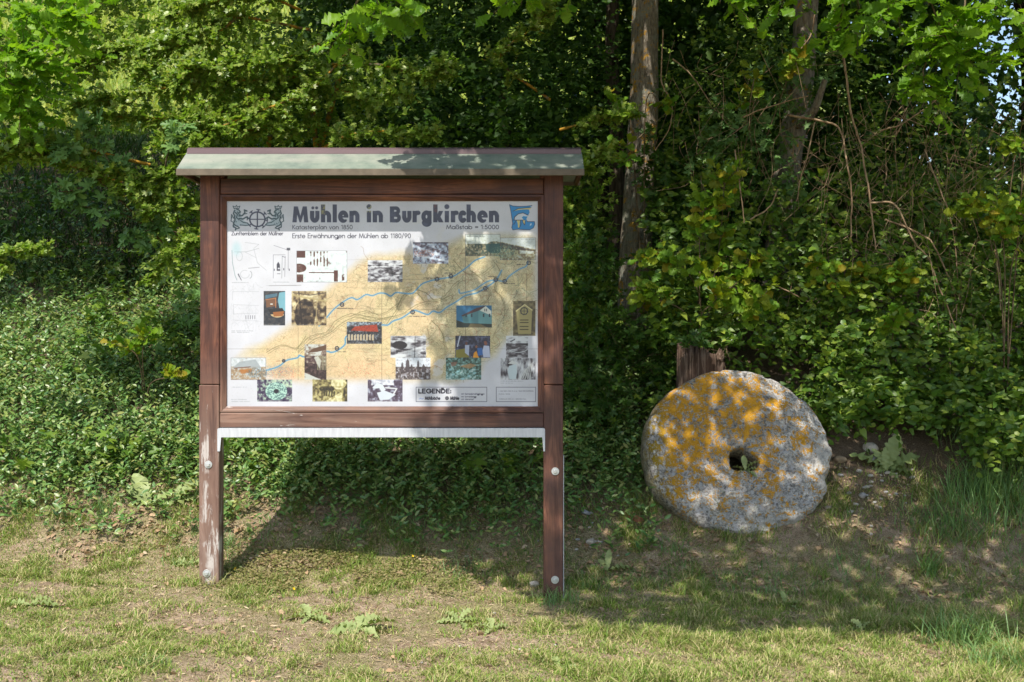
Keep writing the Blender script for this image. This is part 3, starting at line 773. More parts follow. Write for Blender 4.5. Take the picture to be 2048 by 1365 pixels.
# ---- lettering: a geometric stroke alphabet (baseline 0, x height .62, ascender 1)
def A(cx, cy, rx, ry, a0, a1, n=12):
    t = np.radians(np.linspace(a0, a1, n)); return [(cx + rx * math.cos(k), cy + ry * math.sin(k)) for k in t]
X_ = .60; R_ = .30
GL = {
 'a': (.62, [A(.30, .30, .28, .30, 0, 360, 18), [(.60, 0), (.60, X_)]]), 'b': (.62, [A(.30, .30, .28, .30, 0, 360, 18), [(.02, 0), (.02, 1)]]),
 'c': (.48, [A(.30, .30, .28, .30, 50, 310)]), 'd': (.62, [A(.30, .30, .28, .30, 0, 360, 18), [(.60, 0), (.60, 1)]]),
 'e': (.58, [A(.30, .30, .28, .30, 0, 318, 16), [(.02, .30), (.58, .30)]]), 'f': (.26, [A(.26, .84, .13, .16, 90, 180, 6) + [(.13, 0)], [(0, X_), (.27, X_)]]),
 'g': (.62, [A(.30, .30, .28, .30, 0, 360, 18), [(.60, X_), (.60, -.05)] + A(.32, -.05, .28, .23, 0, -150, 9)]),
 'h': (.52, [[(.03, 0), (.03, 1)], A(.27, .36, .24, .24, 180, 0) + [(.51, 0)]]), 'i': (.08, [[(.04, 0), (.04, X_)], [(.04, .80), (.04, .84)]]),
 'k': (.46, [[(.03, 0), (.03, 1)], [(.42, X_), (.04, .28)], [(.14, .36), (.46, 0)]]), 'l': (.08, [[(.04, 0), (.04, 1)]]),
 'm': (.84, [[(.03, 0), (.03, X_)], A(.22, .38, .19, .22, 180, 0) + [(.41, 0)], A(.61, .38, .20, .22, 180, 0) + [(.81, 0)]]),
 'n': (.52, [[(.03, 0), (.03, X_)], A(.27, .36, .24, .24, 180, 0) + [(.51, 0)]]), 'o': (.60, [A(.30, .30, .28, .30, 0, 360, 20)]),
 'p': (.62, [A(.30, .30, .28, .30, 0, 360, 18), [(.02, -.3), (.02, X_)]]), 'r': (.28, [[(.03, 0), (.03, X_)], A(.23, .38, .20, .22, 180, 70, 7)]),
 's': (.36, [A(.18, .44, .15, .15, 30, 250, 9) + A(.18, .15, .17, .16, 80, -150, 9)]), 't': (.26, [[(.13, 0), (.13, .84)], [(0, X_), (.26, X_)]]),
 'u': (.52, [[(.03, X_)] + A(.27, .26, .24, .25, 180, 360) + [(.51, X_)]]), 'v': (.46, [[(0, X_), (.23, 0), (.46, X_)]]),
 'w': (.76, [[(0, X_), (.2, 0), (.38, X_), (.56, 0), (.76, X_)]]), 'z': (.4, [[(0, X_), (.4, X_), (0, 0), (.42, 0)]]),
 'E': (.46, [[(.46, .92), (.03, .92), (.03, 0), (.46, 0)], [(.03, .48), (.42, .48)]]), 'K': (.54, [[(.03, 0), (.03, .92)], [(.5, .92), (.05, .44)], [(.14, .52), (.55, 0)]]),
 'M': (.86, [[(0, 0), (.12, .92), (.43, .05), (.74, .92), (.86, 0)]]), 'Z': (.56, [[(.03, .92), (.52, .92), (0, 0), (.56, 0)]]),
 'L': (.42, [[(.03, .92), (.03, 0), (.42, 0)]]), 'G': (.76, [A(.40, .46, .37, .46, 42, 360, 18) + [(.46, .46)]]), 'N': (.62, [[(.03, 0), (.03, .92), (.59, 0), (.59, .92)]]),
 'D': (.62, [[(.03, 0), (.03, .92), (.2, .92)] + A(.2, .46, .40, .46, 90, -90, 10) + [(.03, 0)]]), 'S': (.5, [A(.25, .68, .21, .23, 30, 250, 9) + A(.25, .22, .22, .23, 80, -150, 9)]),
 'ß': (.50, [[(.03, 0), (.03, .74)] + A(.22, .76, .19, .2, 180, 0, 8) + [(.30, .56)] + A(.28, .27, .2, .27, 70, -110, 9)]),
 '1': (.30, [[(.04, .78), (.22, .92), (.22, 0)]]), '8': (.50, [A(.25, .70, .18, .21, 0, 360), A(.25, .25, .23, .25, 0, 360)]),
 '5': (.50, [[(.44, .92), (.14, .92), (.08, .52)] + A(.23, .29, .24, .29, 120, -150, 10)]), '0': (.54, [A(.27, .46, .25, .46, 0, 360, 18)]),
 '9': (.52, [A(.26, .64, .24, .27, 0, 360), [(.49, .58), (.14, 0)]]), ':': (.1, [[(.05, .05), (.05, .08)], [(.05, .5), (.05, .53)]]),
 '=': (.5, [[(0, .32), (.5, .32)], [(0, .54), (.5, .54)]]), '/': (.4, [[(0, -.1), (.36, 1)]]), '.': (.1, [[(.05, .02), (.05, .05)]]), '-': (.3, [[(0, .3), (.3, .3)]]),
}
for ch, bs in (('ä', 'a'), ('ü', 'u'), ('ö', 'o')):
    GL[ch] = (GL[bs][0], GL[bs][1] + [[(.16, .80), (.16, .83)], [(.40, .80), (.40, .83)]])
def text(s_, x0, x1, base, asc, hw, col=DK, a=.92, gap=.15, sp=.42):
    tot = sum((GL[c][0] + gap) if c != ' ' else sp for c in s_) - gap
    k = (x1 - x0) / tot
    x = x0
    for c in s_:
        if c == ' ': x += sp * k; continue
        w_, st = GL[c]
        for pl in st:
            line([(x + px_ * k, base - py_ * asc) for px_, py_ in pl], hw, col, a)
        x += (w_ + gap) * k
text('Katasterplan von 1850', 582.5, 703, 457.3, 8.6, .48)
text('Maßstab = 1:5000', 892, 997, 457, 8.4, .55)
text('Erste Erwähnungen der Mühlen ab 1180/90', 582.5, 820, 475.2, 9.4, .55)
text('Zunftemblem der Müllner', 460.5, 563.5, 469.6, 7.4, .5)
text('LEGENDE:', 836, 901, 786.7, 8.6, 1.15, (.12, .12, .18), 1, .2)
text('Mühlbäche', 849, 879, 799.8, 6.0, .65); text('Mühle', 900, 917, 799.8, 6.0, .75)
line([(837, 799), (840, 797), (843, 799), (846, 797)], .5, (.5, .6, .85)); marker(893, 797, 2.6)
text('mit Getreidemahlgängen', 922, 968, 790, 3.2, .25, (.3, .3, .36), .7); text('mit Schneidsäge', 922, 952, 795.4, 3.2, .25, (.3, .3, .36), .7); text('mit Ölstampf', 922, 947, 800.6, 3.2, .25, (.3, .3, .36), .7) if 'Ö' in GL else text('mit ölstampf', 922, 947, 800.6, 3.2, .25, (.3, .3, .36), .7)
scrib(997, 783, 70, 1.5, (.3, .3, .36), .7); scrib(997, 789, 22, 1.6, (.3, .3, .36), .6); scrib(997, 799, 56, 1.5, (.3, .3, .36), .6)

# ---- title in heavy geometric letters
TC = (.235, .25, .345)
HB = 4.2; B0 = 443.8; XH = 23.0; ASC = 36.0
def stem(x, y0, y1, w_=8.6): poly([(x, B0 - y0), (x + w_, B0 - y0), (x + w_, B0 - y1), (x, B0 - y1)], TC)
def ring(x0, x1, a0=0, a1=360, y0=0, y1=XH, hw=HB):
    cx, rx = (x0 + x1) / 2, (x1 - x0) / 2 - hw; cy, ry = B0 - (y0 + y1) / 2, (y1 - y0) / 2 - hw * .86
    line([(cx + rx * math.cos(math.radians(t)), cy - ry * math.sin(math.radians(t))) for t in np.linspace(a0, a1, 26)], hw, TC)
def arch(x0, x1):
    stem(x0, 0, XH); ring(x0, x1, 0, 150, 0, XH); stem(x1 - 8.4, 0, XH * .55, 8.4)
P1 = lambda v: 440 + v / 5.935
P2 = lambda v: 760 + v / 5.935
def bold(c, x0, x1):
    if c == 'M':
        h = 32; poly([(x0, B0), (x0 + 3, B0 - h), (x0 + 11, B0 - h), ((x0 + x1) / 2, B0 - 13), (x1 - 11, B0 - h), (x1 - 3, B0 - h), (x1, B0), (x1 - 8.6, B0), (x1 - 9.6, B0 - 16), ((x0 + x1) / 2 + 1.5, B0), ((x0 + x1) / 2 - 1.5, B0), (x0 + 9.6, B0 - 16), (x0 + 8.6, B0)], TC)
    if c in 'uü':
        ring(x0, x1, 180, 360); stem(x0, XH * .4, XH, 8.4); stem(x1 - 8.4, XH * .4, XH, 8.4)
        if c == 'ü':
            for k in (-.2, .2): seg(((x0 + x1) / 2 + k * (x1 - x0), B0 - XH - 6.2), ((x0 + x1) / 2 + k * (x1 - x0), B0 - XH - 6.1), 2.9, TC)
    if c == 'h': arch(x0, x1); stem(x0, 0, ASC)
    if c == 'n': arch(x0, x1)
    if c == 'l': stem(x0, 0, ASC)
    if c == 'i': stem(x0, 0, XH); seg((x0 + 4.3, B0 - XH - 8.5), (x0 + 4.3, B0 - XH - 8.4), 4.9, TC)
    if c == 'e':
        ring(x0, x1, 0, 300, -.3, XH + .3); poly([(x0 + 12, B0 - XH / 2 + 5.6), (x1 + 2, B0 - XH / 2 + 5.2), (x1 + 2, B0 - XH / 2 + 1.0), (x0 + 9, B0 - XH / 2 + 1.0)], (.855, .865, .90)); poly([(x0 + 5, B0 - XH / 2 + 2.0), (x1 - .3, B0 - XH / 2 + 2.0), (x1 - .3, B0 - XH / 2 - 1.2), (x0 + 5, B0 - XH / 2 - 1.2)], TC)
    if c == 'c': ring(x0, x1 + 3, 52, 308, -.3, XH + .3)
    if c == 'r': stem(x0, 0, XH); ring(x0, x1 + 7, 75, 150, 0, XH)
    if c == 'k':
        stem(x0, 0, ASC); poly([(x0 + 7, B0 - 12), (x1 - 9, B0 - XH), (x1, B0 - XH), (x0 + 14.5, B0 - 11.5), (x1 + .5, B0), (x1 - 9.5, B0), (x0 + 7, B0 - 9.5)], TC)
    if c == 'g':
        ring(x0, x1, 0, 360, -.3, XH + .3); stem(x1 - 8.4, -2, XH, 8.4)
        ring(x0 + 1, x1, 180, 360, -8.2, 8)
    if c == 'B':
        h = 32; stem(x0, 0, h); 
        for y0, y1, r in ((0, 18, x1), (14.5, h, x1 - 1.5)):
            line([(x0 + 6, B0 - y0 - 3.4), (r - 9, B0 - y0 - 3.4)] + [(r - 9 + (9 - 4.2) * math.cos(t), B0 - (y0 + y1) / 2 - ((y1 - y0) / 2 - 3.4) * math.sin(t)) for t in np.linspace(-1.57, 1.57, 10)] + [(x0 + 6, B0 - y1 + 3.4)], 3.6, TC)
for c, a_, b_ in (('M', 845, 1035), ('ü', 1055, 1168), ('h', 1185, 1307), ('l', 1325, 1376), ('e', 1390, 1512), ('n', 1525, 1645), ('i', 1733, 1784), ('n', 1803, 1925)): bold(c, P1(a_), P1(b_))
for c, a_, b_ in (('B', 108, 243), ('u', 255, 366), ('r', 378, 458), ('g', 484, 606), ('k', 625, 745), ('i', 762, 814), ('r', 836, 912), ('c', 924, 1012), ('h', 1022, 1135), ('e', 1150, 1275), ('n', 1290, 1410)): bold(c, P2(a_), P2(b_))
# faded paint in the title
fade = sstep(.52, .66, nz(IW, IH, 40, 81)) * (fyy < 452)
dark_ = (IMG.sum(-1) < 1.3)
blend((slice(None), slice(None)), (.42, .44, .56), fade * .35 * dark_)
for fx_, fc in (((640, 649), (.62, .60, .38)), ((730, 742), (.62, .62, .46)), ((866, 873), (.42, .26, .28))):
    fm = dark_ * sstep(3, 0, np.abs(fxx - sum(fx_) / 2) - (fx_[1] - fx_[0]) / 2 + 2) * (fyy < (424 if fx_[0] > 700 else 428)) * sstep(.35, .5, nz(IW, IH, 9, 83))
    blend((slice(None), slice(None)), fc, fm * .9)
# ---- guild emblem: mill wheel between two lions
cx, cy = 512, 437.6
for k in range(8):
    t = math.radians(k * 45 + 6)
    a_ = (cx + 16 * math.cos(t), cy + 15.4 * math.sin(t)); b_ = (cx + 20.2 * math.cos(t), cy + 19.4 * math.sin(t))
    seg(a_, b_, 1.3, TC); seg((b_[0] - 3.2 * math.sin(t), b_[1] + 3.2 * math.cos(t)), (b_[0] + 3.2 * math.sin(t), b_[1] - 3.2 * math.cos(t)), 1.0, TC)
line(arc(cx, cy, 15.2, 14.6, 0, 360, 40), 1.4, TC); seg((cx - 14, cy), (cx + 14, cy), .95, TC); seg((cx, cy - 14), (cx, cy + 14), 1.25, TC)
LC = (.20, .30, .34); LL = (.55, .66, .70)
for sg in (1, -1):
    F = lambda pts: [(cx + sg * (x - 512), y) for x, y in pts]
    poly(F([(464, 446), (468, 432), (466, 422), (472, 416), (478, 420), (479, 430), (484, 440), (494, 446), (494, 451), (480, 449), (470, 452)]), LL, .55)
    line(F([(465, 416), (463, 411), (468, 413), (470, 409.5), (472, 413), (477, 411), (475, 416), (465, 416)]), .7, LC)
    line(F([(466, 420), (464, 426), (467, 431), (464, 435)]), 1.3, LC); line(F([(470, 417), (475, 419), (478, 423), (474, 425), (476, 429)]), 1.1, LC); line(F([(468, 424), (472, 428), (470, 434), (475, 438)]), 1.2, LC)
    line(F([(475, 431), (482, 430), (487, 424), (486, 419), (491, 421)]), 1.4, LC); line(F([(476, 436), (483, 437), (490, 433), (495, 436)]), 1.4, LC); line(F([(486, 427), (491, 426)]), .9, LC)
    line(F([(466, 432), (467, 440), (464, 446), (468, 450), (472, 452)]), 1.2, LC); line(F([(478, 440), (484, 444), (492, 445), (496, 449), (488, 450), (478, 449)]), .9, LC)
    line(F([(464, 447), (464, 453), (469, 455), (468, 459)]), 1.2, LC); line(F([(472, 451), (476, 455), (470, 457)]), 1.0, LC)
    line(F([(464, 444), (459, 441), (460, 435), (463, 431), (460, 428), (459.5, 437)]), .8, LC)
    for k in range(22): 
        x_, y_ = prng.uniform(463, 478), prng.uniform(412, 452); line(F([(x_, y_), (x_ + prng.uniform(-2.5, 2.5), y_ + 2.2)]), .45, LC, .8)
# ---- municipal crest
Q = lambda v: [(760 + x / 5.935, 390 + y / 5.935) for x, y in v]
flag = [(1535, 108), (1575, 124), (1650, 130), (1740, 126), (1803, 118), (1790, 150), (1775, 200), (1755, 255), (1745, 310), (1832, 310), (1836, 345), (1818, 385), (1775, 408), (1700, 406), (1640, 400), (1575, 410), (1562, 380), (1572, 330), (1562, 260), (1550, 180)]
poly(Q(flag), (.10, .56, .84)); line(Q(flag + flag[:1]), .55, (.10, .20, .35))
poly(Q([(1590, 292), (1596, 255), (1640, 218), (1695, 205), (1760, 236), (1748, 250), (1700, 245), (1682, 262), (1708, 292)]), (.84, .88, .93)); line(Q([(1590, 292), (1596, 255), (1640, 218), (1695, 205), (1760, 236)]), .6, (.1, .15, .25))
poly(Q([(1760, 150), (1810, 118), (1800, 300), (1750, 306), (1735, 280), (1755, 240), (1775, 200)]), (.855, .865, .90)); poly(Q([(1575, 186), (1640, 156), (1792, 143), (1780, 166), (1700, 164), (1640, 172)]), (.92, .84, .55)); line(Q([(1575, 186), (1640, 156), (1792, 143)]), .45, (.1, .15, .2))
poly(Q([(1618, 292), (1662, 292), (1652, 384), (1636, 380), (1632, 330)]), (.90, .84, .55)); poly(Q([(1690, 292), (1722, 292), (1714, 350), (1696, 320)]), (.90, .84, .55)); line(Q([(1578, 292), (1712, 292)]), .55, (.1, .12, .18))
for a_ in ([(1620, 295), (1600, 320), (1585, 345)], [(1665, 295), (1672, 340), (1652, 384)], [(1690, 294), (1700, 330), (1716, 350), (1722, 300)]): line(Q(a_), .5, (.1, .12, .18))
poly(Q([(1775, 365), (1782, 335), (1800, 328), (1796, 350)]), (.80, .90, .96))
# ---- ageing of the laminate
cr = nz(IW, IH, 55, 91, 5); cr = np.clip(1 - np.abs(cr - .5) / .0016, 0, 1) + np.clip(1 - np.abs(nz(IW, IH, 38, 92, 4) - .55) / .0014, 0, 1)
blend((slice(None), slice(None)), (.62, .62, .64), np.clip(cr, 0, 1) * .28)
wr = nz(IW, IH, 120, 93, 4)[..., None]
IMG *= (.845 + .085 * wr)
sp2 = (nz(IW, IH, 2.5, 95, 2) > .84) * .45
blend((slice(None), slice(None)), (.55, .52, .45), sp2)
IMG = np.clip(IMG, 0, 1)
img = bpy.data.images.new('printed_sheet', IW, IH)
buf = np.ones((IH, IW, 4), dtype=np.float32)
buf[..., :3] = IMG[::-1]
img.pixels.foreach_set(buf.ravel())
img.update()
img.pack()

# ---------------------------------------------------------------- information board: woodwork
def bX(px): return (px - 1024) / 380.0
def bZ(py): return CAM_H - (py - 682.5) / 380.0

def wood_mat(name, axis_, wear=1.0):
    m, nt, b, out = new_mat(name)
    st = [14, 14, 14]; st['XYZ'.index(axis_)] = .75
    st2 = [90, 90, 90]; st2['XYZ'.index(axis_)] = 5
    g1 = noise_n(nt, 1.0, 7, .62, stretch=tuple(st), dist=1.6)
    g2 = noise_n(nt, 1.0, 5, .6, stretch=tuple(st2), dist=.4)
    blot = noise_n(nt, 3.2, 4, .6)
    c = ramp(nt, [(.32, (.045, .016, .012)), (.40, (.125, .047, .029)), (.46, (.215, .085, .052)), (.51, (.12, .042, .026)), (.57, (.28, .112, .062)), (.66, (.17, .06, .036))], g1)
    c = mixc(nt, ramp(nt, [(.38, 0.0), (.60, .75)], blot), c, (.055, .026, .026))
    c = mixc(nt, math_n(nt, 'MULTIPLY', g2, .6), c, (.45, .40, .38), 'MULTIPLY')
    tc = nt.nodes.new('ShaderNodeTexCoord'); sp = nt.nodes.new('ShaderNodeSeparateXYZ')
    nt.links.new(tc.outputs['Object'], sp.inputs[0])
    lo = nt.nodes.new('ShaderNodeMapRange'); nt.links.new(sp.outputs['Z'], lo.inputs[0])
    lo.inputs[1].default_value, lo.inputs[2].default_value, lo.inputs[3].default_value, lo.inputs[4].default_value = 1.30, .80, 0, 1
    lx = nt.nodes.new('ShaderNodeMapRange'); nt.links.new(sp.outputs['X'], lx.inputs[0])
    lx.inputs[1].default_value, lx.inputs[2].default_value, lx.inputs[3].default_value, lx.inputs[4].default_value = -.6, .7, 1, .15
    wearf = math_n(nt, 'MULTIPLY', lo.outputs[0], lx.outputs[0])
    # sun bleached, greyer where weathered
    c = mixc(nt, math_n(nt, 'MULTIPLY', wearf, .75), c, ramp(nt, [(.35, (.13, .075, .06)), (.5, (.24, .155, .12)), (.65, (.36, .26, .21))], g1))
    # flaked stain showing pale wood
    fl = noise_n(nt, 1.0, 6, .75, stretch=tuple(v * (1.6 if v > 1 else 4) for v in st), dist=.8)
    thr = math_n(nt, 'SUBTRACT', fl, math_n(nt, 'SUBTRACT', .745, math_n(nt, 'MULTIPLY', wearf, .228 * wear)))
    flm = math_n(nt, 'MULTIPLY', thr, 26, clamp=True)
    flm = math_n(nt, 'MULTIPLY', flm, ramp(nt, [(.42, .0), (.52, 1.0)], noise_n(nt, 7, 3, .6)))
    c = mixc(nt, flm, c, (.50, .45, .42))
    vo = nt.nodes.new('ShaderNodeTexVoronoi'); vo.inputs['Scale'].default_value = 1.9
    mpn = nt.nodes.new('ShaderNodeMapping'); s3 = [1.0, 1.0, 1.0]; s3['XYZ'.index(axis_)] = .62; mpn.inputs['Scale'].default_value = s3
    nt.links.new(tc.outputs['Object'], mpn.inputs[0]); nt.links.new(mpn.outputs[0], vo.inputs['Vector'])
    kn = ramp(nt, [(0.0, .25), (.036, .35), (.048, .85), (.068, .0)], vo.outputs['Distance'])
    c = mixc(nt, kn, c, (.035, .016, .012))
    nt.links.new(c, b.inputs['Base Color'])
    b.inputs['Roughness'].default_value = .55
    b.inputs['Specular IOR Level'].default_value = .4
    bump_n(nt, math_n(nt, 'ADD', math_n(nt, 'MULTIPLY', g1, .7), math_n(nt, 'ADD', math_n(nt, 'MULTIPLY', g2, .5), math_n(nt, 'MULTIPLY', flm, -.25))), .55, .004, b)
    return m
W_V, W_H = wood_mat('stained wood upright', 'Z', 1.0), wood_mat('stained wood rail', 'X', .8)

def metal_mat(name, c0, c1, rough, metallic, sc=30, st=None):
    m, nt, b, out = new_mat(name)
    n_ = noise_n(nt, sc, 5, .6, stretch=st)
    nt.links.new(ramp(nt, [(.3, c0), (.7, c1)], n_), b.inputs['Base Color'])
    b.inputs['Roughness'].default_value = rough
    b.inputs['Metallic'].default_value = metallic
    bump_n(nt, n_, .15, .001, b)
    return m
M['zinc'] = metal_mat('galvanised steel', (.50, .52, .56), (.66, .68, .72), .5, .25, 12, (6, 6, .8))
M['bolt'] = metal_mat('bolt steel', (.50, .52, .52), (.74, .76, .78), .38, .6)
M['cap'] = metal_mat('ridge flashing', (.13, .085, .09), (.19, .125, .13), .42, .2, 4, (.4, 3, 3))
M['fascia'] = metal_mat('eave flashing', (.10, .08, .055), (.17, .135, .095), .6, .1, 20)
m, nt, b, out = new_mat('roof felt')
a1 = noise_n(nt, 9, 6, .65); a2 = noise_n(nt, 60, 4, .7); a3 = noise_n(nt, 2.2, 5, .6, stretch=(1, 3, 3))
c = ramp(nt, [(.3, (.12, .16, .135)), (.5, (.195, .235, .19)), (.75, (.27, .295, .24))], a1)
c = mixc(nt, ramp(nt, [(.45, 0.0), (.7, .6)], a3), c, (.35, .34, .29))
c = mixc(nt, ramp(nt, [(.60, 0.0), (.68, .7)], a2), c, (.17, .19, .16))
c = mixc(nt, ramp(nt, [(.70, 0.0), (.74, .9)], noise_n(nt, 34, 4, .7)), c, (.62, .60, .52))
c = mixc(nt, ramp(nt, [(.72, 0.0), (.75, .8)], noise_n(nt, 21, 4, .7)), c, (.50, .30, .10))
nt.links.new(c, b.inputs['Base Color']); b.inputs['Roughness'].default_value = .62
bump_n(nt, a2, .3, .002, b)
M['felt'] = m
m, nt, b, out = new_mat('printed sheet')
ti = nt.nodes.new('ShaderNodeTexImage'); ti.image = img; ti.interpolation = 'Cubic'
nt.links.new(ti.outputs[0], b.inputs['Base Color'])
b.inputs['Roughness'].default_value = .5
b.inputs['Coat Weight'].default_value = .35
b.inputs['Coat Roughness'].default_value = .12
wv = noise_n(nt, 7, 3, .6)
bump_n(nt, wv, .12, .01, b)
M['print'] = m

def rbox(x0, x1, y0, y1, z0, z1, bev=.004, n=1):
    import bmesh
    bm = bmesh.new()
    bmesh.ops.create_cube(bm, size=1)
    for v in bm.verts:
        v.co = ((x0 + x1) / 2 + v.co.x * (x1 - x0), (y0 + y1) / 2 + v.co.y * (y1 - y0), (z0 + z1) / 2 + v.co.z * (z1 - z0))
    if bev > 0:
        bmesh.ops.bevel(bm, geom=bm.edges[:], offset=bev, segments=n, profile=.5, affect='EDGES')
    return bm

def bobj(name, bm, mat, parent, label=None):
    me = bpy.data.meshes.new(name)
    off = Vector(parent.location)
    for v in bm.verts: v.co -= off
    bm.to_mesh(me); bm.free()
    me.materials.append(mat)
    o = link(name, me, parent)
    if label: o['label'] = label
    return o

BRD = thing('information_board', (bX(763), .05, 0), 'large wooden notice board with green pitched roof showing a mill map and old photographs', 'information board')
# Board parts are placed relative to a root at ground height so the wood grain stays put
xl0, xl1, xr0, xr1 = bX(400), bX(438.5), bX(1088), bX(1126.5)
ztop = bZ(347)
zs = bZ(770)
for x0, x1, zb, in ((xl0, xl1, -.22), (xr0, xr1, -.26)):
    bobj('post', rbox(x0, x1, 0, .10, zs + .0015, ztop), W_V, BRD)
    lab = 'badly flaked lower section of left post' if x0 < -1 else None
    bobj('post_foot', rbox(x0 - .0015 - (.004 if x0 < -1 else 0), x1 - .001, -.001, .10, zb, zs - .0015), W_V, BRD, lab)
bobj('top_rail', rbox(xl1 + .001, xr0 - .001, .012, .085, bZ(388), bZ(357)), W_H, BRD)
bobj('bottom_rail', rbox(xl1 + .001, xr0 - .001, .006, .085, bZ(855.5), bZ(827)), W_H, BRD)
# mitred inner moulding: four pieces
def molding(side):
    import bmesh
    bm = bmesh.new()
    X0, X1, Z0, Z1 = bX(439), bX(1087.5), bZ(825.5), bZ(389.5)
    wd = .0305
    fo, fi, bk = .010, .026, .045          # front y of outer edge, inner edge, back
    out_ = [(X0, Z0), (X1, Z0), (X1, Z1), (X0, Z1)]; inn = [(X0 + wd, Z0 + wd), (X1 - wd, Z0 + wd), (X1 - wd, Z1 - wd), (X0 + wd, Z1 - wd)]
    i, j = side, (side + 1) % 4
    g = .0006
    pts = []
    dx, dz = np.sign(out_[j][0] - out_[i][0]), np.sign(out_[j][1] - out_[i][1])
    a, b_, c_, d_ = np.array(out_[i]) + (dx * g, dz * g), np.array(out_[j]) - (dx * g, dz * g), np.array(inn[j]) - (dx * g, dz * g), np.array(inn[i]) + (dx * g, dz * g)
    f = .35
    e1, e2 = a * (1 - f) + d_ * f, b_ * (1 - f) + c_ * f
    rows = [(a, b_, bk), (a, b_, fo), (e1, e2, fo - .001), (d_, c_, fi), (d_, c_, bk)]
    vs_ = [[bm.verts.new((p[0], y, p[1])), bm.verts.new((q[0], y, q[1]))] for p, q, y in rows]
    for r0, r1 in zip(vs_, vs_[1:] + vs_[:1]): bm.faces.new((r0[0], r0[1], r1[1], r1[0]))
    bm.faces.new([r[0] for r in vs_]); bm.faces.new([r[1] for r in vs_][::-1])
    bmesh.ops.recalc_face_normals(bm, faces=bm.faces[:])
    return bm
for k in range(4): bobj('moulding', molding(k), W_H if k % 2 == 0 else W_V, BRD)
# panel
off = np.array(BRD.location)
X0, X1, Z0, Z1 = bX(449.5), bX(1079.2), bZ(815.2), bZ(399.8)
Vp = np.array([(X0, .034, Z0), (X1, .034, Z0), (X1, .034, Z1), (X0, .034, Z1)]) - off
pm = mesh_np('map_panel', Vp, [[0, 1, 2, 3]], M['print'])
uvl = pm.uv_layers.new(name='UVMap')
for lp, uvc in zip(range(4), ((0, 0), (1, 0), (1, 1), (0, 1))): uvl.data[lp].uv = uvc
po = link('map_panel', pm, BRD)
po['label'] = 'white sheet headed Mühlen in Burgkirchen with yellow map and many small pictures'
bobj('backing_board', rbox(bX(441), bX(1086), .048, .07, bZ(824), bZ(390), .002), W_H, BRD)
# roof
rx0, rx1 = bX(353) * 5.86 / 6 , bX(1168) * 5.86 / 6
rx0, rx1 = (353 - 1024) / FPX * 5.86, (1168 - 1024) / FPX * 5.86
yE, yR, yB = -.14, .05, .24
zE0, zE1, zR = 2.171, 2.206, 2.322
def roofslab(y0, z0, y1, z1, t=.018):
    import bmesh
    bm = bmesh.new()
    n_ = np.array([-(z1 - z0), (y1 - y0)]); n_ = n_ / np.linalg.norm(n_) * (1 if y1 > y0 else -1)
    n_ = n_ * (1 if n_[1] > 0 else -1)
    sec = [(y0, z0), (y1, z1), (y1 - n_[0] * t, z1 - n_[1] * t), (y0 - n_[0] * t, z0 - n_[1] * t)]
    a_ = [bm.verts.new((rx0, y, z)) for y, z in sec]; b_ = [bm.verts.new((rx1, y, z)) for y, z in sec]
    for k in range(4): bm.faces.new((a_[k], b_[k], b_[(k + 1) % 4], a_[(k + 1) % 4]))
    bm.faces.new(a_); bm.faces.new(b_[::-1])
    bmesh.ops.recalc_face_normals(bm, faces=bm.faces[:])
    return bm
ROOF = bobj('roof', roofslab(yE, zE1, yR, zR), M['felt'], BRD, 'grey green weathered roof slope, right half dappled by leaf shadow')
bobj('roof', roofslab(yB, zE1, yR + .001, zR), M['felt'], BRD)
# flashing under the front and rear edge
bobj('fascia', rbox(rx0 - .002, rx1 + .002, yE - .004, yE + .008, zE0, zE1 - .001, .002), M['fascia'], BRD)
bobj('fascia', rbox(rx0 - .002, rx1 + .002, yB - .008, yB + .004, zE0, zE1 - .001, .002), M['fascia'], BRD)
def capm():
    import bmesh
    bm = bmesh.new()
    sec = [(yR - .022, zR - .012), (yR - .020, zR + .012), (yR, zR + .024), (yR + .020, zR + .012), (yR + .022, zR - .012), (yR + .019, zR - .012), (yR, zR + .018), (yR - .019, zR - .012)]
    a_ = [bm.verts.new((rx0 + .006, y, z)) for y, z in sec]; b_ = [bm.verts.new((rx1 - .004, y, z)) for y, z in sec]
    for k in range(8): bm.faces.new((a_[k], b_[k], b_[(k + 1) % 8], a_[(k + 1) % 8]))
    bm.faces.new(a_); bm.faces.new(b_[::-1])
    bmesh.ops.recalc_face_normals(bm, faces=bm.faces[:])
    return bm
bobj('ridge_cap', capm(), M['cap'], BRD)
bobj('roof_plate', rbox(bX(378), bX(1161), .012, .09, bZ(346.5), 2.245, .003), W_H, BRD)
for x in (bX(378) + .011, bX(1161) - .011): bobj('rafter', rbox(x - .01, x + .01, yE + .02, yB - .02, 2.168, 2.198, .003), W_H, BRD)
for x0, x1 in ((bX(438.5) + .001, bX(447)), (bX(1080), bX(1087.7))): bobj('corner_block', rbox(x0, x1, .004, .09, bZ(356.6), bZ(347), .002), W_V, BRD)
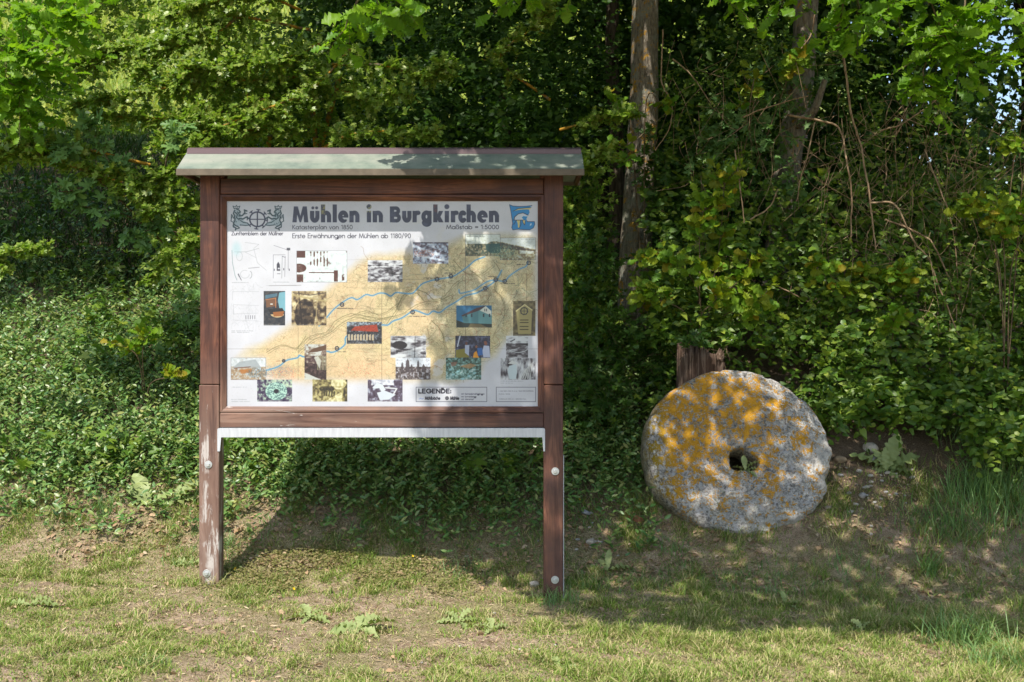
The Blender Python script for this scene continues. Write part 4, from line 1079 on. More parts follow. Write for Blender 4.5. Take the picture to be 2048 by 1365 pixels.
# galvanised channel under the bottom rail
def chan():
    import bmesh
    bm = bmesh.new()
    z0, z1, zl = bZ(875), bZ(857), bZ(903)
    xa, xb, xc, xd = bX(435), bX(442.5), bX(1083), bX(1090)
    pts = [(xa, zl), (xa, z1 - .006), (xa + .004, z1), (xd - .004, z1), (xd, z1 - .006), (xd, zl), (xc + .010, zl), (xc + .004, z0), (xb - .0, z0), (xb - .006, zl)]
    f_ = [bm.verts.new((x, -.004, z)) for x, z in pts]; g_ = [bm.verts.new((x, .0 - .0015, z)) for x, z in pts]
    bm.faces.new(f_[::-1]); bm.faces.new(g_)
    for k in range(len(pts)): bm.faces.new((f_[k], f_[(k + 1) % len(pts)], g_[(k + 1) % len(pts)], g_[k]))
    bmesh.ops.recalc_face_normals(bm, faces=bm.faces[:])
    return bm
bobj('steel_channel', chan(), M['zinc'], BRD, 'pale grey galvanised strip under the bottom rail')
bobj('steel_channel', rbox(xl1 + .002, xr0 - .002, .0, .085, bZ(858.5), bZ(856.6), 0), M['zinc'], BRD)
# foot plates on the outer and inner faces
for xa in (xr1 - .0005,):
    bobj('anchor_plate', rbox(xa, xa + .005, .012, .09, -.25, bZ(912), .001), M['zinc'], BRD)
def disc(x, y, z, r, t, k=20, bev=.0015):
    import bmesh
    bm = bmesh.new()
    bmesh.ops.create_cone(bm, segments=k, radius1=r, radius2=r, depth=t, cap_ends=True, matrix=Matrix.Translation((x, y, z)) @ Matrix.Rotation(math.radians(90), 4, 'X'))
    bmesh.ops.bevel(bm, geom=[e for e in bm.edges if len(e.link_faces) == 2 and any(len(f.verts) > 4 for f in e.link_faces)], offset=bev, segments=1, affect='EDGES')
    return bm
for px_, py_ in ((417, 929.5), (413.5, 1147), (1110.5, 943), (1110, 1160)):
    x, z = bX(px_), bZ(py_)
    bt = bobj('bolt', disc(x, -.009, z, .0105, .010, 6), M['bolt'], BRD)
    wm = disc(x, -.0035, z, .0205, .004, 24, .001)
    me = bpy.data.meshes.new('washer')
    for v in wm.verts: v.co -= Vector(BRD.location)
    wm.to_mesh(me); wm.free(); me.materials.append(M['bolt'])
    link('washer', me, bt)
# ---------------------------------------------------------------- millstone
def millstone():
    nseg = 200
    th = np.linspace(0, 2 * np.pi, nseg, endpoint=False)
    R0, H0, TH = .545, .082, .20
    Ro = R0 * (1 + (fbm(np.cos(th) * 2.2 + 5, np.sin(th) * 2.2 + 5, 0, 12, 4) - .5) * .045 + (fbm(np.cos(th) * 9 + 5, np.sin(th) * 9 + 5, 0, 14, 3) - .5) * .03)
    def chip(a, w_, d): return d * np.exp(-((np.angle(np.exp(1j * (th - math.radians(a))))) / math.radians(w_))**2)
    Rf = Ro - chip(-22, 5, .045) - chip(-10, 4, .02) - chip(-74, 7, .035) - chip(-58, 5, .02) - chip(42, 5, .018) - chip(120, 8, .012) + chip(-82, 6, .012)
    Rf = Rf - .012 * (vnoise(np.cos(th) * 14 + 9, np.sin(th) * 14 + 9, 0, 4) > .72)
    Hh = H0 * (1 + .09 * np.cos(2 * th + .6) + .10 * np.cos(3 * th + 1) + .05 * np.cos(5 * th))
    rings = []
    for t in np.linspace(0, 1, 34): rings.append((Hh + .014 + (Rf - .022 - Hh - .014) * t, np.full(nseg, 0.0)))
    rings += [(Rf - .010, np.full(nseg, .006)), (Rf - .002, np.full(nseg, .016))]
    for t in np.linspace(0.12, .9, 9): rings.append((Rf + (Ro + .004 - Rf) * min(1, t * 1.6) + .012 * math.sin(t * math.pi), np.full(nseg, TH * t)))
    rings += [(Ro - .02, np.full(nseg, TH)), (Ro * .6, np.full(nseg, TH)), (Hh + .02, np.full(nseg, TH))]
    for t in (.85, .6, .35, .12): rings.append((Hh, np.full(nseg, TH * t)))
    rings.append((Hh + .004, np.full(nseg, .008)))
    m_ = len(rings)
    r = np.array([a[0] for a in rings]); d = np.array([a[1] for a in rings])
    X, Z, Y = r * np.cos(th), r * np.sin(th), d        # face looks towards -Y
    n1 = fbm(X * 9 + 20, Z * 9 + 20, Y * 9 + 20, 2, 5) - .5
    n2 = fbm(X * 45 + 20, Z * 45 + 20, Y * 45 + 20, 6, 3) - .5
    n3 = fbm(X * 2.5 + 20, Z * 2.5 + 20, Y * 2.5 + 20, 8, 3) - .5
    face = (d < .02)
    Z = Z - .070 * np.clip(1 - (r - Hh) / (Rf - Hh), 0, 1)
    Y = Y + np.where(face, n1 * .024 + n2 * .020 + n3 * .035, 0)
    # worn hollow and radial furrows
    rr = np.hypot(X, Z)
    ang = np.degrees(np.arctan2(Z, X))
    Y = Y + face * .012 * np.exp(-((rr - .27) / .10)**2) * np.exp(-((ang - 110) / 12)**2)
    s_ = np.where(face, 0, 1) * (n1 * .03 + n2 * .015)
    X, Z = X * (1 + s_), Z * (1 + s_)
    V = np.stack([X, Y, Z], -1).reshape(-1, 3)
    i = np.arange(m_)[:, None]; j = np.arange(nseg)[None]
    i2, j2 = (i + 1) % m_, (j + 1) % nseg
    Q = np.stack([i * nseg + j, i2 * nseg + j, i2 * nseg + j2, i * nseg + j2], -1).reshape(-1, 4)
    return V, Q[:, ::-1]
V, Q = millstone()
m, nt, b, out = new_mat('lichened mill stone')
tc = nt.nodes.new('ShaderNodeTexCoord'); OB = tc.outputs['Object']
sp = nt.nodes.new('ShaderNodeSeparateXYZ'); nt.links.new(OB, sp.inputs[0])
n1 = noise_n(nt, 9, 7, .72); n2 = noise_n(nt, 55, 7, .80); n3 = noise_n(nt, 24, 6, .7)
c = ramp(nt, [(.34, (.10, .09, .085)), (.44, (.33, .31, .29)), (.50, (.60, .57, .535)), (.57, (.88, .85, .80))], n2)
dkm = ramp(nt, [(.40, .75), (.54, 0.0)], n1)
c = mixc(nt, dkm, c, (.38, .37, .38), 'MULTIPLY')
wl = ramp(nt, [(.535, 0.0), (.575, .85)], n3)
c = mixc(nt, wl, c, ramp(nt, [(.3, (.42, .41, .43)), (.7, (.66, .64, .65))], n2))
vo = nt.nodes.new('ShaderNodeTexVoronoi'); vo.inputs['Scale'].default_value = 26; nt.links.new(OB, vo.inputs['Vector'])
rnd = math_n(nt, 'GREATER_THAN', sp.outputs['Z'], -10)
sepc = nt.nodes.new('ShaderNodeSeparateColor'); nt.links.new(vo.outputs['Color'], sepc.inputs[0])
peb = math_n(nt, 'MULTIPLY', math_n(nt, 'LESS_THAN', vo.outputs['Distance'], .24), math_n(nt, 'GREATER_THAN', sepc.outputs[0], .80))
c = mixc(nt, math_n(nt, 'MULTIPLY', peb, .8), c, ramp(nt, [(0, (.60, .58, .56)), (.5, (.40, .33, .31)), (1, (.52, .54, .58))], sepc.outputs[1]))
# white wash-out towards the right edge, brown-green at the foot
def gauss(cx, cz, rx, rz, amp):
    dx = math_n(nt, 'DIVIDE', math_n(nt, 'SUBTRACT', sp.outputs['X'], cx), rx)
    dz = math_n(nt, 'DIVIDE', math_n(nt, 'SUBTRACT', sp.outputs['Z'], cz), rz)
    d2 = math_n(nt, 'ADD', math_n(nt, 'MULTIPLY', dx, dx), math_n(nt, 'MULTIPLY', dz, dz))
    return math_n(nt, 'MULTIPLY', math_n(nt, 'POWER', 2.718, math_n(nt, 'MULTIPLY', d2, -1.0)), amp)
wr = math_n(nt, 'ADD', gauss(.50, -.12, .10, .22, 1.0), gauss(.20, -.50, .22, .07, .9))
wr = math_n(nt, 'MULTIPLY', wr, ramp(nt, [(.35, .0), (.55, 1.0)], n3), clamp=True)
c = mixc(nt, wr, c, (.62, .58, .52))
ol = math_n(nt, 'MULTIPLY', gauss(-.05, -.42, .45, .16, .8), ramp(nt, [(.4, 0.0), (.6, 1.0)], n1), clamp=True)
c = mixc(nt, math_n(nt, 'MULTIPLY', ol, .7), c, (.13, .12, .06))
# orange lichen thalli: strong on the upper left, a band down the right of the eye
dens = gauss(-.33, .14, .24, .32, 1.0)
for g in ((-.30, .12, .36, .42, .8), (-.10, .34, .36, .20, .95), (.06, .18, .26, .2, .75), (.12, -.16, .12, .24, .66), (-.42, -.20, .10, .16, .65), (.37, .06, .09, .16, .6), (.23, .30, .14, .10, .5), (-.05, -.30, .05, .12, .3), (-.12, -.06, .2, .16, .35), (.30, -.2, .2, .2, .2)):
    dens = math_n(nt, 'MAXIMUM', dens, gauss(*g))
dens = math_n(nt, 'MINIMUM', dens, .72)
ln = noise_n(nt, 27, 10, .86); ln2 = noise_n(nt, 9, 5, .7)
lf = math_n(nt, 'ADD', math_n(nt, 'ADD', math_n(nt, 'MULTIPLY', math_n(nt, 'SUBTRACT', ln, .5), 2.2), math_n(nt, 'MULTIPLY', math_n(nt, 'SUBTRACT', ln2, .5), 1.0)), math_n(nt, 'MULTIPLY', dens, .36))
ln3 = noise_n(nt, 48, 5, .75)
lf = math_n(nt, 'ADD', lf, math_n(nt, 'MULTIPLY', math_n(nt, 'SUBTRACT', ln3, .5), .8))
lm = ramp(nt, [(.188, 0.0), (.200, .97)], lf)
oc = ramp(nt, [(.3, (.42, .19, .012)), (.5, (.68, .33, .015)), (.7, (.80, .46, .05))], noise_n(nt, 90, 5, .8))
# yellower, mossier towards the left rim
yl = nt.nodes.new('ShaderNodeMapRange'); nt.links.new(sp.outputs['X'], yl.inputs[0])
yl.inputs[1].default_value, yl.inputs[2].default_value, yl.inputs[3].default_value, yl.inputs[4].default_value = -.40, -.52, 0, 1
oc = mixc(nt, yl.outputs[0], oc, (.40, .27, .02))
rim = nt.nodes.new('ShaderNodeMapRange'); nt.links.new(sp.outputs['Y'], rim.inputs[0])
rim.inputs[1].default_value, rim.inputs[2].default_value, rim.inputs[3].default_value, rim.inputs[4].default_value = .02, .09, 1, .25
c = mixc(nt, math_n(nt, 'SUBTRACT', 1.0, rim.outputs[0]), c, (.55, .52, .36), 'MULTIPLY')
c = mixc(nt, math_n(nt, 'MULTIPLY', lm, rim.outputs[0]), c, oc)
nt.links.new(c, b.inputs['Base Color']); b.inputs['Roughness'].default_value = .92; b.inputs['Specular IOR Level'].default_value = .15
h = math_n(nt, 'ADD', math_n(nt, 'ADD', n2, math_n(nt, 'MULTIPLY', n3, .8)), math_n(nt, 'MULTIPLY', lm, .12))
bump_n(nt, h, 1.0, .016, b)
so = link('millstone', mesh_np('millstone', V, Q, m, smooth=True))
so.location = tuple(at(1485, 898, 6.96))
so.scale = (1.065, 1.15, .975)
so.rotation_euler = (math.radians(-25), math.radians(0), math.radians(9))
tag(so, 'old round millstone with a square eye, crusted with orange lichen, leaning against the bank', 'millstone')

# ---------------------------------------------------------------- old stump behind the stone
def stump():
    g = Geo()
    root = at(1402, 770, 7.35); root[2] = ground_z(root[0], root[1]) 
    top = at(1400, 702, 7.35)[2]
    nseg, nr = 56, 16
    th = np.linspace(0, 2 * np.pi, nseg, endpoint=False)
    V = []
    for k in range(nr):
        t = k / (nr - 1)
        r = .145 + .03 * (1 - t)**3 + .022 * (fbm(np.cos(th) * 3 + 3, np.sin(th) * 3 + 3, 0, 31, 3) - .5) * 2 + .010 * np.sin(th * 11 + t * 1.2) + .008 * np.sin(th * 23 + 2 * t)
        z = root[2] - .15 + t * (top - root[2] + .15) + (t > .95) * (.05 * (vnoise(np.cos(th) * 8 + 3, np.sin(th) * 8 + 3, 0, 9) - .4) + .16 * (vnoise(np.cos(th) * 1.5 + 3, np.sin(th) * 1.5 + 3, 0, 19) - .6))
        V.append(np.stack([root[0] + r * np.cos(th), root[1] + r * .8 * np.sin(th), z], 1))
    V.append(np.stack([root[0] + .10 * np.cos(th), root[1] + .08 * np.sin(th), np.full(nseg, top - .05)], 1))
    V.append(np.tile([[root[0], root[1], top - .09]], (nseg, 1)))
    V = np.concatenate(V)
    i = np.arange(nr + 1)[:, None] * nseg; j = np.arange(nseg)[None]; j2 = (j + 1) % nseg
    g.add(V, np.stack([i + j, i + j2, i + nseg + j2, i + nseg + j], -1).reshape(-1, 4))
    return g, root
g, root = stump()
o = g.build('tree_stump', M['stumpwood'], None, root, smooth=True)
o.location = tuple(root)
tag(o, 'weathered fissured tree stump behind the millstone', 'tree stump')
# ---------------------------------------------------------------- plants
def in_frame(P, m=6):
    px, py, Z = proj(P)
    ok = (px > -m) & (px < 2048 + m) & (py > -m) & (py < 1365 + m) & (Z > .5)
    board = (px > 400) & (px < 1126) & (py > 300) & (py < 860) & (Z > 6.05)
    return ok & ~board, Z

class Plant:
    """a thing with a branch mesh, up to 300 leaves of its own and the rest of its leaves as one part"""
    def __init__(s, name, loc, label, cat, mat, tmpl, small=None, twig='twig', group=None):
        s.o = thing(name, loc, label, cat, group)
        s.loc = np.array(loc, float)
        s.var = (.65, 1.2)
        s.mat, s.tmpl, s.small = mat, tmpl, small or tmpl
        s.tw, s.twmat = Geo(), twig
        s.P, s.D, s.N, s.S = [], [], [], []
    def leaves(s, P, D, N, S):
        s.P.append(P); s.D.append(D); s.N.append(N); s.S.append(S)
    def shoots(s, O, D, L, size, per, rng=RNG, tube=True, up=.45, front=.45, jit=.55, spread=55, droop=.12, r0=.0022):
        """leafy shoots from origins O along D with length L, per leaves each"""
        n = len(O)
        D = unit(D)
        t = (np.arange(per) + .6) / per
        sag = np.zeros((n, per, 3)); sag[..., 2] = -droop * (t[None]**2) * L[:, None]
        Pl = O[:, None] + D[:, None] * (t[None] * L[:, None])[..., None] + sag
        side = unit(np.cross(D, np.array([0, 0, 1.0])) + 1e-4)
        sg = np.where(np.arange(per) % 2 == 0, 1.0, -1.0)[None, :, None]
        a = np.radians(rng.normal(spread, 18, (n, per)))[..., None]
        Dl = unit(D[:, None] * np.cos(a) + side[:, None] * sg * np.sin(a) + rng.normal(0, .22, (n, per, 3)))
        Nl = unit(np.array([-.15, -front, up]) + rng.normal(0, jit, (n, per, 3)) * .7)
        Sz = size * rng.uniform(s.var[0], s.var[1], (n, per)) * (1 - .25 * t[None])
        s.leaves(Pl.reshape(-1, 3), Dl.reshape(-1, 3), Nl.reshape(-1, 3), Sz.reshape(-1))
        if tube:
            for k in range(n):
                tt = np.array([0, .5, 1.0])
                pts = O[k] + D[k] * (tt * L[k])[:, None]
                pts[:, 2] -= droop * tt**2 * L[k]
                s.tw.tube(pts, [r0, r0 * .5], 3, rng.random(), cap=False)
    def branch(s, pts, rad, n, L, size, per, rng=RNG, dirz=.0, k=6, tube=True, wide=1.0, t0=.1, smooth=6, **kw):
        """a limb along pts carrying n leafy shoots of length L"""
        path = bezpath(pts, smooth)
        g = Geo(); g.tube(path, rad, k, rng.random()); g.build('branch', M[s.twmat], s.o, smooth=True)
        d = unit(np.gradient(path, axis=0))
        u = rng.uniform(t0, 1, n)**.85 * (len(path) - 1)
        i = np.clip(u.astype(int), 0, len(path) - 2); f = (u - i)[:, None]
        O = path[i] * (1 - f) + path[i + 1] * f
        q = rng.normal(0, 1, (n, 3)) * np.array([1, 1, .7]); q[:, 2] += dirz
        D = unit(d[i] * .75 + unit(q) * wide)
        s.shoots(O, D, L * rng.uniform(.45, 1.15, n), size, per, rng, tube, **kw)
    def cloud(s, c, r, n, L, size, per, rng=RNG, tube=True, out=.5, **kw):
        """shoots filling an ellipsoid"""
        q = unit(rng.normal(0, 1, (n, 3))) * rng.uniform(.1, 1, (n, 1))**.45
        O = np.array(c) + q * np.array(r)
        D = unit(q * out + rng.normal(0, .6, (n, 3)) + np.array([0, -.15, .0]))
        s.shoots(O, D, L * rng.uniform(.5, 1.2, n), size, per, rng, tube, **kw)
    def finish(s, nparts=300, kind_name='foliage', clear=0):
        P, D, N, S_ = [np.concatenate(a) for a in (s.P, s.D, s.N, s.S)]
        st = (P - np.array(so.location)) / np.array([.60, .60, .60]); st[:, 1] -= .2 + .45 * st[:, 2]
        in_stone = (np.abs(st[:, 0]) < 1) & (np.abs(st[:, 2]) < 1.05) & (st[:, 1] < .45)
        ok = ~in_stone & (P[:, 2] > ground_z(P[:, 0], P[:, 1], False) + clear - .01)
        P, D, N, S_ = P[ok], D[ok], N[ok], S_[ok]
        if len(s.tw.V): s.tw.build('twigs', M[s.twmat], s.o, smooth=True, kind='stuff')
        idx = np.zeros(0, int)
        if nparts:
            vis, Z = in_frame(P)
            score = np.where(vis, S_ / Z, -1) + RNG.uniform(0, 1e-4, len(P))
            idx = np.argsort(-score)[:nparts]
            idx = idx[score[idx] > 0]
            if len(idx):
                me = mesh_np('leaf', s.tmpl[0], s.tmpl[1], M[s.mat])
                X, Y, Zv = frames(D[idx], N[idx])
                Pl = P[idx] - s.loc
                for a in range(len(idx)):
                    o = bpy.data.objects.new('leaf', me)
                    COL.objects.link(o)
                    o.parent = s.o
                    z_ = S_[idx[a]]
                    o.matrix_basis = Matrix(((X[a, 0]*z_, Y[a, 0]*z_, Zv[a, 0]*z_, Pl[a, 0]), (X[a, 1]*z_, Y[a, 1]*z_, Zv[a, 1]*z_, Pl[a, 1]),
                                             (X[a, 2]*z_, Y[a, 2]*z_, Zv[a, 2]*z_, Pl[a, 2]), (0, 0, 0, 1)))
        keep = np.ones(len(P), bool); keep[idx] = False
        if keep.any():
            g = Geo()
            g.scatter(s.small, P[keep], D[keep], N[keep], S_[keep], RNG.random(int(keep.sum())))
            g.build(kind_name, M[s.mat], s.o, kind='stuff')
        return s.o

# ---- trunk builder
def trunk(geo, pts, rad, k=20, seed=1, flare=1.4):
    path = bezpath(pts, 10)
    m_ = len(path)
    r = np.interp(np.linspace(0, 1, m_), np.linspace(0, 1, len(rad)), rad)
    r[:3] *= np.array([flare, 1 + (flare - 1) * .5, 1 + (flare - 1) * .2])
    n0 = geo.n
    geo.tube(path, r, k, .5, cap=False)
    V = geo.V[-1]
    c = np.repeat(path, k, 0)
    q = (fbm(V[:, 0] * 14 + 40, V[:, 2] * 2.5 + 40, V[:, 1] * 14 + 40, seed, 4) - .5) * .22 + (fbm(V[:, 0] * 3 + 40, V[:, 2] * 3 + 40, V[:, 1] * 3 + 40, seed + 3, 3) - .5) * .16
    geo.V[-1] = c + (V - c) * (1 + q[:, None])

def base(px, py, Z):
    p = at(px, py, Z)
    p[2] = ground_z(p[0], p[1], False)
    return p

# ---------- oak with the lichened trunk (behind the board's right edge)
b0 = base(1275, 700, 8.6)
OAK = Plant('oak_tree', b0, 'oak with straight lichened trunk between the board and millstone, crown overhanging both', 'tree', 'oak', L_OAK, L_OAKS)
tg = Geo()
pA = [b0 - (0, 0, .2), at(1270, 560, 8.6), at(1277, 400, 8.6), at(1288, 200, 8.65), at(1290, 0, 8.7), at(1296, -300, 8.7), at(1320, -800, 8.8)]
trunk(tg, pA, [.155, .118, .112, .108, .102, .085, .05], 26, 3)
tg.build('trunk', M['bark'], OAK.o, smooth=True)
top0 = at(1290, -60, 8.7)
# limbs that reach out over the board and lawn, above the picture
def one_branch(plant, path, r, k):
    g = Geo(); g.tube(path, r, k, .4); g.build('branch', M[plant.twmat], plant.o, smooth=True)
def limb(plant, pts, r, n=0, L=.4, size=.11, per=7, **kw):
    plant.branch(pts, r, n, L, size, per, **kw) if n else one_branch(plant, bezpath(pts, 6), r, 7)
limb(OAK, [top0, at(1240, -320, 7.4), at(1100, -420, 6.2), at(950, -330, 5.4)], [.05, .012])
limb(OAK, [top0 + (0, 0, .8), at(1500, -700, 7.2), at(1700, -900, 5.8), at(1900, -1000, 4.8)], [.06, .012])
limb(OAK, [top0 + (0, 0, 1.2), at(1600, -300, 7.6), at(1850, -320, 6.6), at(2100, -200, 6.0)], [.05, .01])
limb(OAK, [top0 + (0, 0, 1.8), at(1200, -1000, 7.2), at(1300, -1200, 5.6)], [.05, .01])
# drooping sprays that show at the top of the picture: (px, py, Z) lists
OL = dict(size=.122, per=7, up=.55, front=.35, jit=.45, droop=.25)
for pts, n, L in (
    ([(720, -160, 5.6), (735, -60, 5.4), (760, 20, 5.3)], 9, .22), ([(800, -150, 5.7), (780, -40, 5.5), (810, 25, 5.45)], 8, .20), ([(740, -40, 5.4), (700, 30, 5.3), (690, 60, 5.25)], 5, .15),
    ([(1100, -150, 5.8), (1060, -60, 5.7), (1030, -5, 5.6)], 7, .18), ([(1190, -140, 6.0), (1170, -60, 5.8), (1130, -25, 5.8)], 5, .18), ([(1400, -120, 6.3), (1440, -60, 6.2), (1460, 5, 6.2)], 7, .22),
    ([(1560, -180, 6.0), (1580, -80, 5.9), (1600, -20, 5.8)], 11, .24), ([(1700, -80, 5.9), (1680, 40, 5.9), (1665, 85, 5.9)], 5, .12), ([(1640, -200, 6.0), (1700, -60, 5.9), (1720, 20, 5.8)], 10, .26),
    ([(1820, -120, 6.4), (1860, 0, 6.2), (1900, 90, 6.1), (1950, 130, 6.1)], 22, .26), ([(1900, -150, 6.4), (1930, 10, 6.3), (1850, 130, 6.2), (1860, 170, 6.2)], 18, .24), ([(2050, -120, 6.4), (2000, 0, 6.3), (1960, 60, 6.2)], 12, .26),
    ([(2110, -40, 6.4), (2060, 60, 6.2), (2040, 10, 6.1)], 7, .26), ([(1780, -150, 6.3), (1790, -20, 6.3), (1800, 60, 6.2)], 10, .22)):
    OAK.branch([at(*p) for p in pts], [.008, .002], n, L, t0=.25, k=5, **OL)

# ---- the crown above the picture: leaves where the photograph's shade asks for them
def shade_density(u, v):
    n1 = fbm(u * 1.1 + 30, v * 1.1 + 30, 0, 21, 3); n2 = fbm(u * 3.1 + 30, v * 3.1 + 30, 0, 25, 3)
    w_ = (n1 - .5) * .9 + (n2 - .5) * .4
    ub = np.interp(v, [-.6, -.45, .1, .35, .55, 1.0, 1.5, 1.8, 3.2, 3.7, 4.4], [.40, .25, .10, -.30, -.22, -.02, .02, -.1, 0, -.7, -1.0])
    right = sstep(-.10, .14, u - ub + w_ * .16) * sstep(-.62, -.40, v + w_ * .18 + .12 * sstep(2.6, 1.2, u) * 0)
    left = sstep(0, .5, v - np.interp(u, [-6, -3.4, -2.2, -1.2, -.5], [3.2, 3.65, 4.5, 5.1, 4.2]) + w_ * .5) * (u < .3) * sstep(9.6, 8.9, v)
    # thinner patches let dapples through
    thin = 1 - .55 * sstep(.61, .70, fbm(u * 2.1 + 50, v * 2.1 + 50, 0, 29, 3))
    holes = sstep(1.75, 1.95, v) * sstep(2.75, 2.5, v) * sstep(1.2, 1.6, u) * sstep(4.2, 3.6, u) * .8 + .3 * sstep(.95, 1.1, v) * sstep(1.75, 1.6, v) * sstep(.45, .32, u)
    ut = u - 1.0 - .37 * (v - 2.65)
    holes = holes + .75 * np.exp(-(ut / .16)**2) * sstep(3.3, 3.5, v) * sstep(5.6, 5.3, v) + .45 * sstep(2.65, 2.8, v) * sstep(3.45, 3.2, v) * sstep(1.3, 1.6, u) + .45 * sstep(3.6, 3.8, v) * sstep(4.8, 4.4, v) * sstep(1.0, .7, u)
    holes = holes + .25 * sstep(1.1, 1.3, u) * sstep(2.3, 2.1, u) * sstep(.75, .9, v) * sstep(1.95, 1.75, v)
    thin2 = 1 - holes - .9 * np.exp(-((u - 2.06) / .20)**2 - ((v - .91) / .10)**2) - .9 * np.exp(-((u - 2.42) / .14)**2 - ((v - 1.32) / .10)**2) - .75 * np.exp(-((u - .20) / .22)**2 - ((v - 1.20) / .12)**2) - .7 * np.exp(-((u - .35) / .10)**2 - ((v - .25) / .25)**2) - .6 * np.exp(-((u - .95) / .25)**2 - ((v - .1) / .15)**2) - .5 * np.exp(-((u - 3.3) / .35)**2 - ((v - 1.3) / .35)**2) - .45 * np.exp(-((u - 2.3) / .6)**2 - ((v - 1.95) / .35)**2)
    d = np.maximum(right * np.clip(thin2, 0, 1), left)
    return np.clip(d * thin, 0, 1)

NC = 110000
u = RNG.uniform(-5.5, 6.5, NC); v = RNG.uniform(-.8, 11.5, NC)
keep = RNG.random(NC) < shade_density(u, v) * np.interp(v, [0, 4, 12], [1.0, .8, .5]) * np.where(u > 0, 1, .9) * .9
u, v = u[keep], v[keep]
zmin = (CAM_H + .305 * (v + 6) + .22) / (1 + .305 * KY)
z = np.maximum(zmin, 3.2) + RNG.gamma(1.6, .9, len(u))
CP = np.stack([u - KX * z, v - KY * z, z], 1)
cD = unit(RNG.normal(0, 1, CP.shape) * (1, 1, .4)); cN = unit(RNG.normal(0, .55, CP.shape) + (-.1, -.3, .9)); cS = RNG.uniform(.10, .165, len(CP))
TREES = {}
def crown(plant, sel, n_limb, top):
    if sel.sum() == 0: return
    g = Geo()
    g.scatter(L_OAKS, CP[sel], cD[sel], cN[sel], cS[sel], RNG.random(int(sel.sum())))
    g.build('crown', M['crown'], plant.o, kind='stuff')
    P = CP[sel]
    for q in RNG.choice(len(P), min(n_limb, len(P)), replace=False):
        e = P[q]; s_ = top.copy(); s_[2] = max(top[2], e[2] - 1.2)
        mid = (s_ + e) / 2 + (0, 0, .3)
        px, py, _ = proj(np.array([mid, e]))
        if (py > -60).any(): continue
        one_branch(plant, bezpath([s_, mid, e], 5), [.03, .006], 5)

# ---------- ivy-clad second trunk
b1 = base(1555, 640, 8.7)
MT = Plant('field_maple_tree', b1, 'grey trunk wrapped in climbers, behind the millstone to its upper right', 'tree', 'maple', L_MAPLE, L_MAPLE)
tg = Geo()
trunk(tg, [b1 - (0, 0, .2), at(1552, 560, 8.7), at(1566, 420, 8.7), at(1580, 300, 8.75), at(1600, 180, 8.8), at(1612, 0, 8.9), at(1625, -500, 9)], [.15, .105, .10, .10, .098, .09, .05], 22, 7)
tg.tube(bezpath([at(1590, 250, 8.7), at(1625, 225, 8.5), at(1650, 160, 8.4)], 6), [.05, .02], 8)
tg.build('trunk', M['bark2'], MT.o, smooth=True)
for c, r, n in (((1545, 470, 8.5), (.24, .12, .18), 26), ((1500, 270, 8.45), (.4, .15, .25), 50), ((1560, 380, 8.5), (.18, .12, .25), 26), ((1590, 160, 8.6), (.35, .15, .3), 30), ((1460, 300, 8.4), (.3, .15, .2), 26)):
    MT.cloud(at(*c), r, n, .18, .062, 5)

# ---------- dark trunks deeper in the hedge
for px, Z, r, lab in ((1228, 9.6, .07, 'thin dark trunk just left of the lichened oak trunk'), (1198, 10.4, .06, 'dark slender trunk in deep shade above the board roof, second left of the oak trunk'), (1008, 10.2, .05, 'dark slender trunk in deep shade above the middle of the board roof')):
    bb = base(px, 500, Z)
    T_ = Plant('young_tree', bb, lab, 'tree', 'dark', L_SIMPLE, twig='barkdark')
    tg = Geo(); trunk(tg, [bb - (0, 0, .2), at(px + 6, 300, Z), at(px - 4, 100, Z), at(px + 8, -300, Z)], [r, r * .9, r * .8, r * .6], 12, 5); tg.build('trunk', M['barkdark'], T_.o, smooth=True)
    T_.cloud(at(px, -60, Z), (.6, .4, .5), 60, .3, .06, 8, tube=False)
    T_.finish(0)

# ---------- oak on the left, trunk outside the picture
b2 = np.array([-5.1, 2.3, 0]); b2[2] = ground_z(b2[0], b2[1], False)
OAK2 = Plant('oak_tree', b2, 'oak whose sunlit leaves hang into the upper left corner', 'tree', 'oak', L_OAK, L_OAKS)
tg = Geo(); trunk(tg, [b2 - (0, 0, .2), b2 + (.1, 0, 2), b2 + (0, .1, 4), b2 + (.2, 0, 7)], [.2, .16, .14, .07], 18, 9); tg.build('trunk', M['bark2'], OAK2.o, smooth=True)
for pts, n, L in (([(-200, -250, 6.9), (-60, -60, 6.8), (40, 20, 6.7), (130, 40, 6.7)], 26, .34), ([(-200, -100, 6.9), (-80, 40, 6.7), (20, 110, 6.6), (75, 125, 6.6)], 24, .30), ([(-150, 0, 6.9), (-40, 120, 6.7), (40, 180, 6.7)], 20, .26), ([(-100, 100, 7.0), (-20, 200, 6.9), (60, 230, 6.9)], 14, .24), ([(-100, -150, 7.2), (60, -40, 7.1), (150, 10, 7.1)], 16, .26)):
    OAK2.branch([at(*p) for p in pts], [.010, .002], n, L, t0=.25, k=5, **OL)

